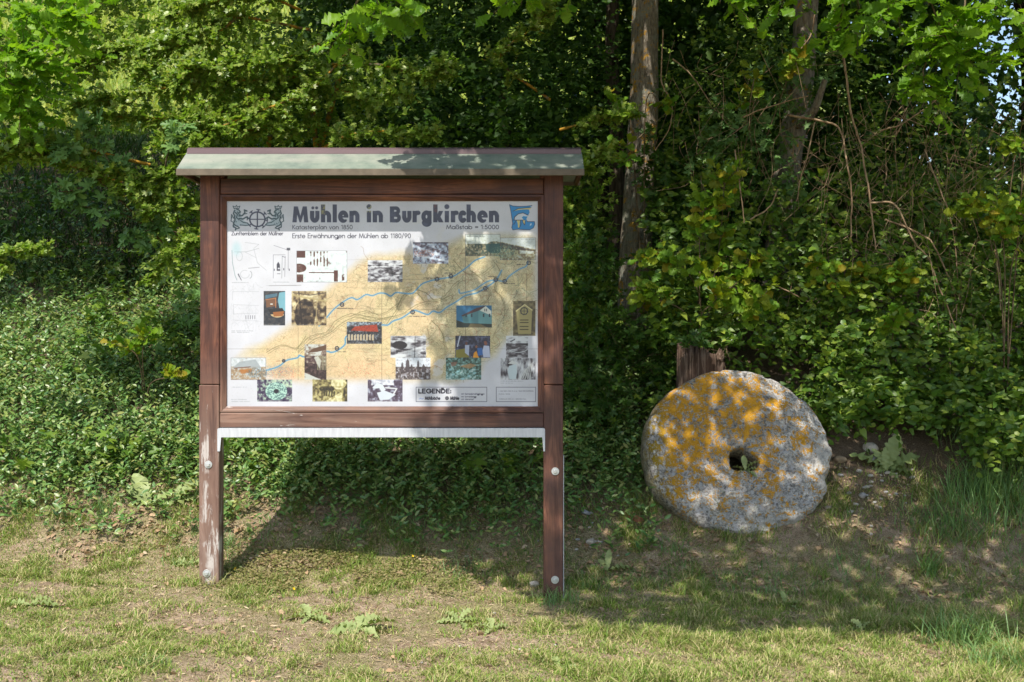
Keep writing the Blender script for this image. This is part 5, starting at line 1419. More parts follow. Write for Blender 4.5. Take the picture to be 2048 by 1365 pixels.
# ---------- big tree behind, on the bank
b3 = np.array([-1.2, 5.6, 0]); b3[2] = ground_z(b3[0], b3[1], False)
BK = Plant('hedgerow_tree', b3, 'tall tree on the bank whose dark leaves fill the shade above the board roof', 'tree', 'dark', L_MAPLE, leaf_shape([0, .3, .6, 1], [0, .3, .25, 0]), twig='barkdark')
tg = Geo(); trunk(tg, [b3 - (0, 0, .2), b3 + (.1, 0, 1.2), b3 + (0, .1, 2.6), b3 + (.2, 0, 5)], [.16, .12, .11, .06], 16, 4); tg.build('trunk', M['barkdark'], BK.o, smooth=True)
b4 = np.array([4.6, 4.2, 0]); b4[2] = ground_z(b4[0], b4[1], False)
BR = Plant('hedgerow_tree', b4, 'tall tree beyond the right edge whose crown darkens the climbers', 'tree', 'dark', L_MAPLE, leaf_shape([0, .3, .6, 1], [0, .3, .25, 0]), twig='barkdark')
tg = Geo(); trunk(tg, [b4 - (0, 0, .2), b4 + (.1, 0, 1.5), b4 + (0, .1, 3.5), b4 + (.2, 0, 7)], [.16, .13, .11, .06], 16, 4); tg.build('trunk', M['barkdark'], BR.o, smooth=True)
trs = np.array([b0[:2] - (0, 1.5), b2[:2], b3[:2], b4[:2]])
near = np.argmin(np.hypot(CP[:, None, 0] - trs[None, :, 0], CP[:, None, 1] - trs[None, :, 1]), 1)
for k, (pl, tp) in enumerate(((OAK, at(1290, -250, 8.7)), (OAK2, b2 + (0, 0, 4.5)), (BK, b3 + (0, 0, 4)), (BR, b4 + (0, 0, 4.5)))):
    crown(pl, near == k, 26, tp)
# dark leaf masses above and behind the roof
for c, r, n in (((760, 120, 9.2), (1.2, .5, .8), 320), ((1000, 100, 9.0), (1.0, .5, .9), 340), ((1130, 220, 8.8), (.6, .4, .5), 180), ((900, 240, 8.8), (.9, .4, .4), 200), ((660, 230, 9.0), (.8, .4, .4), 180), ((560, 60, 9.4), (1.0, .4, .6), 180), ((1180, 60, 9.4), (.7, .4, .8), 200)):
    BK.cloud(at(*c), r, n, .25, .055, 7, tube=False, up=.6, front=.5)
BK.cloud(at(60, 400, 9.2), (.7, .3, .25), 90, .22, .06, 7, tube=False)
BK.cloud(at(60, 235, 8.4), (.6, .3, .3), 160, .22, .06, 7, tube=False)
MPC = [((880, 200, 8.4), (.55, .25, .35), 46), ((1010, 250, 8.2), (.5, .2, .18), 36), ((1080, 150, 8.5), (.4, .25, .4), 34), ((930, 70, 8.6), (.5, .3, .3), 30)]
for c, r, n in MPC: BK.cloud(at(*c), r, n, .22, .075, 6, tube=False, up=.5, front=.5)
def backing0(n, x0, x1, y0, y1, Z0, Z1, size):
    px, py, Z = RNG.uniform(x0, x1, n), RNG.uniform(y0, y1, n), RNG.uniform(Z0, Z1, n)
    P = np.stack([(px - 1024) / FPX * Z, Z + CAM_Y, CAM_H - (py - 682.5) / FPX * Z], 1) + RNG.normal(0, .1, (n, 3))
    BK.leaves(P, RNG.normal(0, 1, P.shape), unit(RNG.normal(0, .5, P.shape) + (0, -.8, .45)), RNG.uniform(.6, 1.2, n) * size)
backing0(9000, 600, 1300, -140, 330, 10.0, 11.2, .12)
backing0(1500, 430, 620, 120, 330, 9.8, 10.8, .10)
BK.finish(200)
# back of the thicket, right
for c, r, n in (((1450, 330, 9.6), (.9, .5, 1.2), 300), ((1750, 350, 9.6), (1.1, .5, 1.2), 340), ((1700, 40, 9.9), (1.0, .5, .8), 260), ((1400, 60, 9.8), (.8, .5, .9), 220), ((1960, 420, 9.2), (.7, .5, .8), 200), ((1480, 560, 8.9), (1.0, .4, .5), 200), ((1900, 20, 10.5), (.9, .4, .35), 90)):
    BR.cloud(at(*c), r, n, .3, .062, 7, tube=False)
LBK = leaf_shape([0, .3, .65, 1], [.02, .34, .26, 0], .2, -.2)
def backing(plant, n, x0, x1, y0, y1, Z0, Z1, size, rng=RNG):
    px, py, Z = rng.uniform(x0, x1, n), rng.uniform(y0, y1, n), rng.uniform(Z0, Z1, n)
    P = np.stack([(px - 1024) / FPX * Z, Z + CAM_Y, CAM_H - (py - 682.5) / FPX * Z], 1)
    P = P + rng.normal(0, .1, P.shape)
    plant.leaves(P, rng.normal(0, 1, P.shape), unit(rng.normal(0, .5, P.shape) + (0, -.8, .45)), rng.uniform(.6, 1.2, n) * size)
backing(BR, 15000, 1280, 1930, -160, 660, 9.8, 11.4, .13)
backing(BR, 3600, 2130, 2640, -60, 660, 9.4, 11.0, .13)
BR.cloud(at(2330, 350, 9.0), (.8, .5, 1.2), 240, .3, .062, 7, tube=False)
backing(BR, 2600, 1900, 2140, 260, 660, 9.6, 11.0, .12)
backing(BR, 1500, 1860, 2120, -100, 260, 9.6, 11.0, .10)
BR.finish(0)
MT.finish(260)

# ---------- hawthorn, upper left to behind the board
b5 = base(560, 520, 8.4)
HW = Plant('hawthorn_bush', b5, 'sunlit hawthorn bush with long arching branches above and left of the board', 'bush', 'haw', L_HAW, palmate([-140, -75, -45, -18, 0, 18, 45, 75, 140], [.15, .55, .9, .55, 1.0, .55, .9, .55, .15], fold=.18), twig='lichtwig')
HK = dict(up=.55, front=.45, jit=.6, droop=.05)
cr0 = at(600, 330, 8.6)
for k, (dx, dz) in enumerate(((-.1, 1.4), (.15, 1.5), (.05, 1.2))): one_branch(HW, bezpath([b5 + (dx, 0, -.1), b5 + (dx * 2, .05, .7), at(560 + k * 60, 150, 8.4)], 6), [.03, .018], 7)
for pts, n, L, sz in (
    ([(620, 60, 8.3), (480, 35, 8.0), (400, 62, 7.8), (310, 88, 7.7), (215, 105, 7.6), (150, 128, 7.55)], 150, .17, .036),
    ([(480, 30, 8.0), (420, 75, 7.8), (330, 100, 7.7), (280, 145, 7.6)], 70, .14, .035),
    ([(640, 150, 8.3), (520, 160, 7.9), (400, 165, 7.7), (270, 188, 7.55), (132, 214, 7.5)], 140, .15, .035),
    ([(640, 200, 8.3), (520, 200, 7.9), (420, 230, 7.7), (330, 238, 7.6), (205, 232, 7.6)], 100, .13, .034),
    ([(600, 20, 8.2), (520, -10, 7.9), (420, 5, 7.8), (340, 25, 7.8)], 100, .18, .036),
    ([(640, 90, 8.3), (560, 120, 7.9), (450, 130, 7.7), (360, 150, 7.6)], 110, .17, .036),
    ([(700, 100, 8.4), (620, 180, 7.9), (500, 230, 7.6), (400, 270, 7.5), (330, 290, 7.5)], 120, .16, .036),
    ([(640, 250, 8.2), (560, 260, 7.8), (450, 255, 7.6), (390, 225, 7.5)], 90, .16, .036),
    ([(650, 130, 8.3), (760, 130, 7.9), (840, 150, 7.7), (900, 135, 7.6)], 70, .13, .038),
    ([(650, 180, 8.3), (740, 190, 7.9), (810, 190, 7.7)], 55, .14, .038),
    ([(640, 300, 8.2), (700, 270, 7.8), (790, 262, 7.6), (870, 270, 7.5)], 60, .12, .036),
    ([(520, 440, 8.2), (350, 400, 7.4), (260, 370, 7.2), (150, 335, 7.1), (60, 300, 7.05), (-20, 320, 7.0)], 170, .15, .036),
    ([(300, 330, 7.4), (130, 290, 7.1), (50, 285, 7.0), (-30, 300, 7.0)], 60, .13, .034),
    ([(-80, 470, 6.9), (0, 505, 6.8), (55, 500, 6.8), (88, 498, 6.8)], 36, .08, .036), ([(-80, 520, 6.9), (-10, 520, 6.8), (10, 545, 6.8)], 14, .07, .036),
    ([(520, 400, 8.0), (420, 340, 7.5), (330, 345, 7.3), (255, 372, 7.2)], 110, .15, .036),
    ([(520, 460, 8.0), (400, 420, 7.5), (340, 400, 7.3), (290, 420, 7.2)], 80, .13, .034),
    ([(520, 480, 8.0), (420, 470, 7.4), (350, 500, 7.3), (290, 565, 7.2)], 70, .11, .033),
    ([(420, 380, 7.6), (380, 330, 7.4), (395, 290, 7.3)], 50, .13, .034),
    ([(1130, 350, 8.0), (1180, 330, 7.8), (1215, 300, 7.7)], 40, .13, .036), ([(1120, 260, 8.2), (1200, 240, 8.0), (1260, 230, 7.9)], 40, .13, .036),
    ([(1100, 200, 8.4), (1000, 120, 8.2), (1060, 60, 8.1), (1100, 20, 8.1)], 60, .16, .036)):
    HW.branch([at(*p) for p in pts], [.012, .003], int(n * 1.5), L, sz * 1.15, 9, k=5, wide=.9, tube=True, r0=.0014, **HK)
for c, r, n in (((500, 150, 8.2), (.65, .3, .45), 260), ((640, 200, 8.2), (.5, .3, .4), 150), ((400, 250, 8.0), (.5, .25, .2), 100), ((1150, 420, 8.1), (.18, .2, .45), 110), ((1165, 600, 8.0), (.2, .2, .3), 90), ((370, 470, 7.9), (.3, .2, .3), 90), ((330, 60, 8.5), (.6, .3, .3), 80), ((200, 20, 8.9), (.8, .3, .2), 130), ((90, 120, 8.6), (.5, .3, .25), 110)):
    HW.cloud(at(*c), r, int(n * 1.6), .18, .041, 9, tube=False, **HK)
HW.finish(300)

# ---------- field maple shrub on the left
b6 = base(330, 560, 8.0)
FM = Plant('field_maple_shrub', b6, 'pale green lobed maple leaves on sprays left of the board roof', 'shrub', 'maple', L_MAPLE, L_MAPLE)
for pts, n, L in (([(340, 480, 7.9), (270, 400, 7.4), (210, 310, 7.15), (170, 235, 7.1)], 17, .15), ([(340, 500, 7.9), (240, 400, 7.3), (160, 330, 7.1), (110, 290, 7.0)], 13, .13), ([(300, 420, 7.6), (220, 360, 7.2), (150, 380, 7.05), (110, 385, 7.0)], 10, .10),
                  ([(360, 450, 7.9), (330, 350, 7.4), (350, 270, 7.3), (370, 250, 7.3)], 13, .11), ([(320, 470, 7.8), (250, 430, 7.3), (150, 410, 7.1)], 10, .10), ([(420, 520, 7.8), (330, 460, 7.4), (240, 480, 7.2)], 12, .10), ([(400, 480, 7.8), (300, 440, 7.4), (230, 330, 7.2)], 13, .12)):
    FM.branch([at(*p) for p in pts], [.007, .002], n, L, .068, 5, k=5, t0=.3, up=.4, front=.6, jit=.5)
for c, r, n in (((380, 240, 8.1), (.3, .15, .2), 14), ((310, 170, 7.9), (.2, .1, .1), 4), ((380, 620, 7.5), (.12, .1, .12), 8)): FM.cloud(at(*c), r, n, .12, .07, 4)
FM.finish(300)

# ---------- maple and ivy at the foot of the lichened trunk
b7 = base(1230, 780, 7.7)
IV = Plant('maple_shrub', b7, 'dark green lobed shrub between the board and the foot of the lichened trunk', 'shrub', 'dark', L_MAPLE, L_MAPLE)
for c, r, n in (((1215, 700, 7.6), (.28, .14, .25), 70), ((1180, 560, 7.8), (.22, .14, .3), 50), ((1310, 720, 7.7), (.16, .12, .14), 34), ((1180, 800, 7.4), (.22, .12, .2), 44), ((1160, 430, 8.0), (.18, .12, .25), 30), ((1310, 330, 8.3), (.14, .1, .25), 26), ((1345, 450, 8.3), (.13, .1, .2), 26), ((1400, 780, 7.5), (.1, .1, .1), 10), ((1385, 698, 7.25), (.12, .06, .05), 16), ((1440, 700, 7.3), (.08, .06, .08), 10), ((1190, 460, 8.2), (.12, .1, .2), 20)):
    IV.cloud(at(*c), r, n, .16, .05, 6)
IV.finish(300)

# ---------- oak saplings: low yellowish sprays
def sapling(root_px, label, sprays, size=.10, name='oak_sapling'):
    bb = base(*root_px)
    p_ = Plant(name, bb, label, 'sapling', 'oakdark', L_OAK, L_OAKS, group=None)
    for pts, n, L in sprays:
        p0 = [bb + (RNG.uniform(-.02, .02), 0, -.02)] + [at(*q) for q in pts]
        p_.branch(p0, [.005, .002], n, L, size, 5, t0=.45, k=5, up=.25, front=.7, jit=.45, droop=.2)
    p_.finish(300)
sapling((1400, 720, 8.0), 'yellow-green oak sapling between the two trunks, directly above the stump', [([(1420, 600, 7.8), (1440, 480, 7.8), (1450, 350, 7.8)], 26, .18), ([(1400, 600, 7.7), (1350, 520, 7.6), (1300, 500, 7.6)], 15, .15), ([(1420, 620, 7.6), (1480, 560, 7.5), (1500, 520, 7.5)], 17, .15),
        ([(1380, 640, 7.6), (1320, 600, 7.5), (1290, 590, 7.5)], 15, .13), ([(1440, 640, 7.6), (1500, 620, 7.4), (1530, 590, 7.4)], 12, .13), ([(1400, 560, 7.7), (1400, 450, 7.7), (1420, 400, 7.7)], 20, .18), ([(1400, 640, 7.5), (1430, 600, 7.4), (1420, 540, 7.4)], 14, .15)], .105)
sapling((1760, 800, 8.0), 'oak sapling with olive leaves in the middle of the climbers', [([(1750, 640, 7.8), (1740, 560, 7.7), (1700, 540, 7.6)], 16, .15), ([(1760, 640, 7.8), (1790, 560, 7.6), (1830, 545, 7.5)], 16, .14), ([(1740, 620, 7.7), (1670, 560, 7.5), (1640, 520, 7.5)], 11, .12), ([(1780, 700, 7.6), (1790, 650, 7.5), (1800, 630, 7.5)], 8, .10)], .10)
sapling((2010, 780, 7.6), 'bright oak sapling at the right edge beside the long grass', [([(2010, 560, 7.3), (2000, 450, 7.2), (1985, 400, 7.2)], 17, .15), ([(2020, 560, 7.3), (2050, 460, 7.2), (2040, 410, 7.2)], 14, .15), ([(2000, 540, 7.3), (1960, 440, 7.3), (1940, 410, 7.3)], 10, .13), ([(2040, 420, 7.3), (2050, 300, 7.3), (2030, 280, 7.3)], 12, .15)], .10)
sapling((290, 790, 7.6), 'small oak sapling rising from the periwinkle left of the board', [([(280, 730, 7.4), (262, 700, 7.35), (240, 690, 7.3)], 6, .09), ([(285, 720, 7.4), (290, 680, 7.35), (300, 665, 7.3)], 6, .08), ([(300, 770, 7.4), (335, 755, 7.3), (350, 750, 7.3)], 5, .07)], .085)
sapling((1290, 470, 8.35), 'tuft of brownish oak leaves sprouting from the lichened trunk', [([(1262, 250, 8.2), (1240, 215, 8.1), (1232, 200, 8.1)], 6, .10), ([(1290, 230, 8.2), (1320, 205, 8.1), (1330, 210, 8.1)], 5, .08), ([(1270, 340, 8.2), (1250, 310, 8.1), (1240, 290, 8.1)], 8, .10)], .095, 'oak_shoot')
sapling((1400, 700, 8.6), 'dim olive oak spray hanging before the second trunk', [([(1500, 250, 8.3), (1500, 200, 8.2), (1510, 150, 8.2)], 9, .13), ([(1560, 200, 8.3), (1590, 130, 8.1), (1600, 110, 8.1)], 11, .13)], .10, 'oak_shoot')
OAK.finish(300)
OAK2.finish(300)

# ---------- the thicket of climbers on the right
b8 = base(1700, 850, 7.5)
VI = Plant('climber_thicket', b8, 'tangled thicket of hop and honeysuckle with dry tan stems right of the millstone', 'thicket', 'vine', L_HEART, leaf_shape([-.05, .22, .6, 1.0], [.12, .31, .22, 0], .2, -.25))
VI.var = (.4, 1.45)
def vine_surface(n, rng=RNG):
    """shoot origins on the leafy face that climbs the bank"""
    px = rng.uniform(1290, 2560, n); s_ = rng.uniform(0, 1, n)
    py = 905 - s_ * 560 - (px < 1500) * 40 - 62 * ((px > 1640) & (px < 1930)) * (1 - s_)
    Z = 7.15 + (905 - py) / 560 * 1.25 + rng.normal(0, .12, n) + (fbm(px / 120, py / 120, 0, 61, 3) - .5) * .7
    dens = np.where(py > 560, 1, np.interp(py, [300, 560], [.30, .8])) * np.where((px > 1330) & (px < 1680) & (py > 760), .75, 1)
    keep = rng.random(n) < dens
    px, py, Z = px[keep], py[keep], Z[keep]
    return np.stack([(px - 1024) / FPX * Z, Z + CAM_Y, CAM_H - (py - 682.5) / FPX * Z], 1)
O = vine_surface(8000)
D = unit(RNG.normal(0, .7, O.shape) + (0, -.5, .0))
VI.shoots(O, D, RNG.uniform(.08, .22, len(O)), .054, 6, tube=False, up=.35, front=.6, jit=.6, droop=.3)
for c, r, n in (((1460, 160, 8.8), (.6, .3, .45), 150), ((1380, 250, 8.6), (.3, .2, .4), 90), ((1700, 200, 8.8), (.5, .3, .5), 120), ((1850, 330, 8.5), (.7, .3, .5), 200), ((1980, 250, 8.6), (.4, .3, .5), 90), ((1640, 700, 7.7), (.35, .15, .3), 100), ((1560, 120, 8.9), (.5, .3, .5), 90), ((1980, 620, 7.9), (.4, .2, .4), 110), ((1620, 800, 7.45), (.2, .1, .12), 40)):
    VI.cloud(at(*c), r, n, .2, .043, 7, tube=False, droop=.3, front=.6)
for a in range(12):       # loose leafy climbing tips
    px = RNG.uniform(1480, 2000); py = RNG.uniform(300, 650)
    VI.branch([at(px, py + 120, 7.8), at(px + RNG.uniform(-30, 30), py + 40, 7.6), at(px + RNG.uniform(-40, 40), py - 40, 7.6)], [.003, .001], 9, .05, .045, 3, k=3)
canes = [[(1715, -20), (1745, 60), (1765, 140), (1790, 260), (1730, 255), (1740, 400), (1752, 490)], [(1668, 20), (1690, 130), (1702, 230), (1720, 290), (1735, 380), (1742, 430), (1750, 500)],
         [(1630, 30), (1622, 70), (1602, 100)], [(1575, 230), (1640, 243), (1680, 262), (1692, 330), (1702, 400), (1700, 480)], [(1760, 262), (1800, 250), (1850, 215), (1875, 195)], [(1628, 245), (1612, 320), (1600, 360), (1592, 400)],
         [(1485, 235), (1545, 212), (1618, 190)], [(1740, 405), (1790, 410), (1825, 480), (1860, 520), (1880, 580), (1905, 640), (1925, 680), (1990, 702)], [(1470, 300), (1480, 380), (1485, 450)], [(1325, 60), (1322, 160), (1342, 200), (1340, 250), (1310, 300)],
         [(2030, 310), (2022, 350), (2015, 405)], [(1345, 118), (1385, 150), (1425, 205)], [(1460, 648), (1500, 660), (1530, 678)], [(1550, 570), (1590, 590), (1620, 610)], [(1500, 440), (1540, 415), (1555, 380)], [(1910, 80), (1900, 120), (1895, 145)],
         [(1990, 500), (2000, 560), (2003, 620)], [(1850, 300), (1880, 380), (1905, 470), (1915, 600)], [(1770, 440), (1840, 470), (1870, 500), (1905, 590), (1910, 640)]]
for q, pts in enumerate(canes[1:]):
    zz = 7.55 + .25 * ((q * 37) % 5) / 5 if pts[0][0] > 1400 else 8.0
    r_ = .0085 if q in (0, 2) else .0055
    if q in (6, 17): r_ = .007
    g = Geo(); pt = bezpath([at(x, y, zz + (0.0 if y > 300 else .15)) for x, y in pts], 8)
    pt = pt + np.cumsum(RNG.normal(0, .0016, pt.shape), 0)
    g.tube(pt, [r_, r_ * .6], 6, RNG.random()); g.build('stem', M['cane'], VI.o, smooth=True)
# fine tangle of dry tendrils
g = Geo()
for a in range(520):
    c = at(RNG.normal(1830, 130), RNG.uniform(180, 640), RNG.uniform(7.6, 8.5)) if a < 400 else at(RNG.uniform(1320, 1700), RNG.uniform(80, 640), RNG.uniform(7.9, 8.6))
    d = unit(np.array([RNG.normal(0, .5), RNG.normal(0, .2), -1.0])); L = RNG.uniform(.15, .6)
    q = c + d * L * .5 + RNG.normal(0, .07, 3); e = c + d * L + RNG.normal(0, .14, 3)
    g.tube(bezpath([c, q, e], 5), [.0022, .0014], 3, RNG.random(), cap=False)
g.build('stem_tangle', M['cane'], VI.o, kind='stuff')
VI.finish(300, clear=.0)

# ---------- periwinkle carpet on the bank
def carpet(n, cond, size, rng=RNG, hh=.10, per=7):
    x = rng.uniform(-5.5, 1.9, n * 3); y = rng.uniform(.45, 5.2, n * 3)
    k = (rng.random(n * 3) < cond(x, y)) & ~((np.abs(x - 1.40) < .56) & (y > .35) & (y < 1.2))
    x, y = x[k][:n], y[k][:n]
    z = ground_z(x, y, False)
    return np.stack([x, y, z], 1)
def peri_cond(x, y):
    nn = (fbm(x * 1.6 + 9, y * 1.6 + 9, 0, 71, 3) - .5)
    front = .80 + nn * .5 + np.interp(x, [-4.5, -2.9, -2, .3, .55, .9, 1.3], [.15, .05, .02, .07, .2, .2, .4])
    tail = .26 * sstep(.45, .6, y) * sstep(.42, .52, fbm(x * 6, y * 6, 0, 79, 2))
    return np.maximum(tail, sstep(-.08, .14, y - front)) * np.interp(y, [1, 2.5, 3.3, 4, 5.2], [1, .75, .35, .12, .04]) * sstep(1.75, 1.2, x) * (.55 + .45 * sstep(.40, .5, fbm(x * 3 + 4, y * 3 + 4, 0, 75, 3)))
g = Geo()
P = carpet(23000, peri_cond, 1)
n = len(P); per = 7
stemD = unit(RNG.normal(0, .5, (n, 3)) + (0, -.25, .8)); L = RNG.uniform(.08, .24, n) * (.6 + .7 * fbm(P[:, 0] * 2, P[:, 1] * 2, 0, 77, 3))
t = (np.arange(per) + 1) / per
Pl = P[:, None] + stemD[:, None] * (t[None] * L[:, None])[..., None]
phi = (np.arange(per) * 1.57 * 1.0)[None] + (np.arange(per) % 2 * np.pi)[None] + RNG.uniform(0, 6.28, (n, 1))
side = np.stack([np.cos(phi), np.sin(phi), np.full(phi.shape, .25)], -1)
Dl = unit(side + stemD[:, None] * .55 + RNG.normal(0, .15, side.shape)); Nl = unit(stemD[:, None] * .8 + RNG.normal(0, .35, side.shape) + (0, -.25, .5))
Sz = RNG.uniform(.018, .052, (n, per))
g.scatter(L_PERI, Pl.reshape(-1, 3), Dl.reshape(-1, 3), Nl.reshape(-1, 3), Sz.reshape(-1), RNG.random(n * per))
tag(g.build('periwinkle_carpet', M['peri'], None, kind='stuff'), 'glossy periwinkle carpet covering the bank behind the board', 'ground cover')

g = Geo()
n = 700
x = RNG.uniform(-5, 1.2, n * 2); y = RNG.uniform(.9, 3.6, n * 2)
k = RNG.random(n * 2) < sstep(.45, .6, fbm(x * 1.7 + 3, y * 1.7 + 3, 0, 85, 3)) * .8
x, y = x[k][:n], y[k][:n]; n = len(x); per = 5
O = np.stack([x, y, ground_z(x, y, False) + .06], 1)
sD = unit(RNG.normal(0, .45, (n, 3)) + (0, -.3, .9)); L = RNG.uniform(.10, .26, n); t = (np.arange(per) + 1.5) / (per + .5)
Pl = O[:, None] + sD[:, None] * (t[None] * L[:, None])[..., None]
Dl = unit(RNG.normal(0, 1, (n, per, 3)) * (1, 1, .35)); Nl = unit(RNG.normal(0, .35, (n, per, 3)) + (0, -.45, .8))
g.scatter(L_MAPLE, Pl.reshape(-1, 3), Dl.reshape(-1, 3), Nl.reshape(-1, 3), RNG.uniform(.025, .07, n * per), RNG.random(n * per))
tag(g.build('bank_weeds', M['vine'], None, kind='stuff'), 'lobed seedlings pushing through the periwinkle', 'ground cover')
g = Geo()
n = 5000
x = RNG.uniform(-5, 1.4, n); y = RNG.uniform(.8, 3.4, n)
blades(g, np.stack([x, y, ground_z(x, y, False)], 1), RNG.uniform(.12, .34, n), RNG.uniform(.0015, .003, n), RNG.uniform(.3, 1.2, n), RNG.random(n), .45, seg=4)
tag(g.build('bank_blades', M['longgrass'], None, kind='stuff'), 'thin grass blades standing out of the periwinkle', 'grass')

# ---------- rank grass on the shaded bank and the meadow above it
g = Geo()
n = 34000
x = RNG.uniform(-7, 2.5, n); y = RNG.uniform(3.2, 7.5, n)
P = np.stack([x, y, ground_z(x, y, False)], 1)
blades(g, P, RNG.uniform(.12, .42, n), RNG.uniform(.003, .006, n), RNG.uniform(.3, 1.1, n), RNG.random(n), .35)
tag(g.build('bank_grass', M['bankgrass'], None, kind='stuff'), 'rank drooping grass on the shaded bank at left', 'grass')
g = Geo()
n = 24000
y = 7.5 + 34 * RNG.random(n)**1.7; x = RNG.uniform(-1, .35, n) * (y + 6) * .62
P = np.stack([x, y, ground_z(x, y, False)], 1)
blades(g, P, RNG.uniform(.25, .7, n) * np.interp(y, [8, 40], [.8, 1.6]), RNG.uniform(.006, .014, n) * np.interp(y, [8, 40], [1, 3]), RNG.uniform(.2, .9, n), RNG.random(n), .3)
tag(g.build('meadow_grass', M['meadow'], None, kind='stuff'), 'sunny tall grass on the slope glimpsed above the hedge', 'grass')
# ---------------------------------------------------------------- lawn, weeds and litter
def soilmap(x, y):
    """1 where the soil is bare"""
    a = fbm(x * 1.5 + 12, y * 2.2 + 12, 0, 41, 4)
    b_ = np.exp(-((x + .25) / .55)**2 - ((y + .85) / .22)**2) * .25 + np.exp(-((x + 1.0) / .9)**2 - ((y + .25) / .3)**2) * .10 - np.exp(-((x - .9) / .8)**2 - ((y + .8) / .3)**2) * .08
    b_ = b_ + np.exp(-((x + 2.2) / .5)**2 - ((y - .35) / .2)**2) * .22 + np.exp(-((x - 2.1) / .4)**2 - ((y - .65) / .35)**2) * .35 + np.exp(-((x + 0) / 1.1)**2 - ((y - .55) / .2)**2) * .22 + np.exp(-((x - .7) / .5)**2 - ((y - .5) / .3)**2) * .14
    return sstep(.55, .71, a + b_)
g = Geo()
n = 640000
x = RNG.uniform(-4.6, 4.6, n); y = -3.4 + 4.9 * RNG.random(n)**.9
dens = (1 - .80 * soilmap(x, y)) * sstep(1.25, .75, y - .25 * sstep(1.7, 2.6, x)) * np.interp(y, [-3.4, -2.2, -1], [.35, .9, 1]) * np.where(y > .2, .8, 1)
dens = dens * (.72 + .7 * sstep(.40, .62, fbm(x * 7 + 3, y * 7 + 3, 0, 45, 3)))
k = RNG.random(n) < dens
x, y = x[k], y[k]; n = len(x)
z = ground_z(x, y)
clump = fbm(x * 7 + 3, y * 7 + 3, 0, 45, 3)
H = RNG.uniform(.014, .046, n) * (.60 + 1.3 * sstep(.45, .72, clump)) * np.where(x > .3, 1.25, 1.0) * (1 + .8 * sstep(1.4, 2.6, x))
green = fbm(x * 2.0 + 7, y * 2.0 + 7, 0, 47, 3)
rn = np.where(RNG.random(n) < .46 + .9 * (green - .36) + .25 * sstep(.2, 1, x), RNG.choice([.0, .16, .5, .84, 1.0], n) * .999, RNG.choice([.33, .66, .2], n)) + RNG.uniform(-.05, .05, n)
rn = np.clip(rn, 0, .999)
blades(g, np.stack([x, y, z - .002], 1), H, RNG.uniform(.0014, .0030, n), RNG.uniform(.2, 1.3, n), rn, .42)
tag(g.build('lawn_grass', M['lawn'], None, kind='stuff'), 'short patchy half-dry lawn grass', 'grass')

# fringe of longer grass and seedlings between lawn and periwinkle
g = Geo()
n = 26000
x = RNG.uniform(-4.6, 4.6, n); y = RNG.uniform(.15, 1.25, n)
k = (np.hypot(x - 1.4, (y - .95) * 1.1) > .42) & (RNG.random(n) < sstep(.42, .62, fbm(x * 4 + 8, y * 4 + 8, 0, 49, 3)) * sstep(.1, .4, y) * np.where((x > 1.7) & (x < 2.4), .25, 1) + .25 * sstep(2.4, 3, x))
x, y = x[k], y[k]; n = len(x)
blades(g, np.stack([x, y, ground_z(x, y) - .003], 1), RNG.uniform(.03, .11, n), RNG.uniform(.0016, .0032, n), RNG.uniform(.3, 1.3, n), RNG.random(n), .5)
tag(g.build('fringe_grass', M['longgrass'], None, kind='stuff'), 'loose greener grass along the foot of the bank', 'grass')

# tufts
def tuft(px, py, n, h, r, mat, label, wd=.0028, lean=.35, name='grass_tuft', bend=(.3, 1.0), group=None):
    b_ = ground_at(px, py)
    g = Geo()
    q = RNG.normal(0, r, (n, 2))
    P = np.stack([b_[0] + q[:, 0], b_[1] + q[:, 1] * .7, np.zeros(n)], 1); P[:, 2] = ground_z(P[:, 0], P[:, 1]) - .005
    blades(g, P, RNG.uniform(.45, 1.1, n) * h, RNG.uniform(.6, 1.2, n) * wd, RNG.uniform(bend[0], bend[1], n), RNG.random(n), lean, seg=5)
    o = g.build(name, M[mat], None, b_)
    o.location = tuple(b_)
    return tag(o, label, 'grass', group)
tuft(1985, 1010, 420, .42, .14, 'longgrass', 'big bluish clump of long grass at the right edge above the shaded lawn', .0034, .28)
tuft(2040, 930, 340, .46, .16, 'longgrass', 'tall grass clump against the thicket at the far right edge', .0034, .25)
tuft(1890, 1060, 260, .24, .12, 'longgrass', 'lower grass clump left of the big bluish clump')
tuft(1925, 880, 110, .26, .10, 'longgrass', 'sparse upright grass under the climbers at right')
tuft(1690, 1135, 70, .12, .08, 'longgrass', 'loose grass blades right of the foot of the millstone')
tuft(1860, 1150, 60, .24, .03, 'longgrass', 'single upright leafy grass plant in the shaded lawn at right', .004, .3)
tuft(1930, 1290, 170, .28, .09, 'longgrass', 'sunlit grass clump in the lower right corner, left one', .003, .35)
tuft(2010, 1330, 200, .17, .10, 'longgrass', 'dense bright grass clump at the bottom right corner', .0028, .3)
tuft(1120, 1205, 130, .14, .06, 'longgrass', 'grass clump growing round the foot of the right post', .0022, .3)
tuft(1180, 1180, 90, .12, .07, 'longgrass', 'grass clump a step right of the right post', .0022, .35)
tuft(415, 1172, 60, .13, .05, 'lawn', 'dry grass tuft at the foot of the left post', .0018, .35)
tuft(455, 1095, 70, .16, .04, 'longgrass', 'long arching grass behind the foot of the left post', .002, .4)
tuft(950, 1135, 36, .09, .025, 'longgrass', 'small upright grass tuft inside the board shadow', .0026, .3)
tuft(1460, 1080, 70, .07, .10, 'longgrass', 'short grass fringe under the front edge of the millstone', .002, .5)
tuft(1560, 1060, 60, .08, .09, 'longgrass', 'grass fringe under the right lower edge of the millstone', .002, .5)
tuft(210, 1030, 70, .20, .05, 'longgrass', 'arching grass clump at the edge of the periwinkle, far left', .0026, .45)
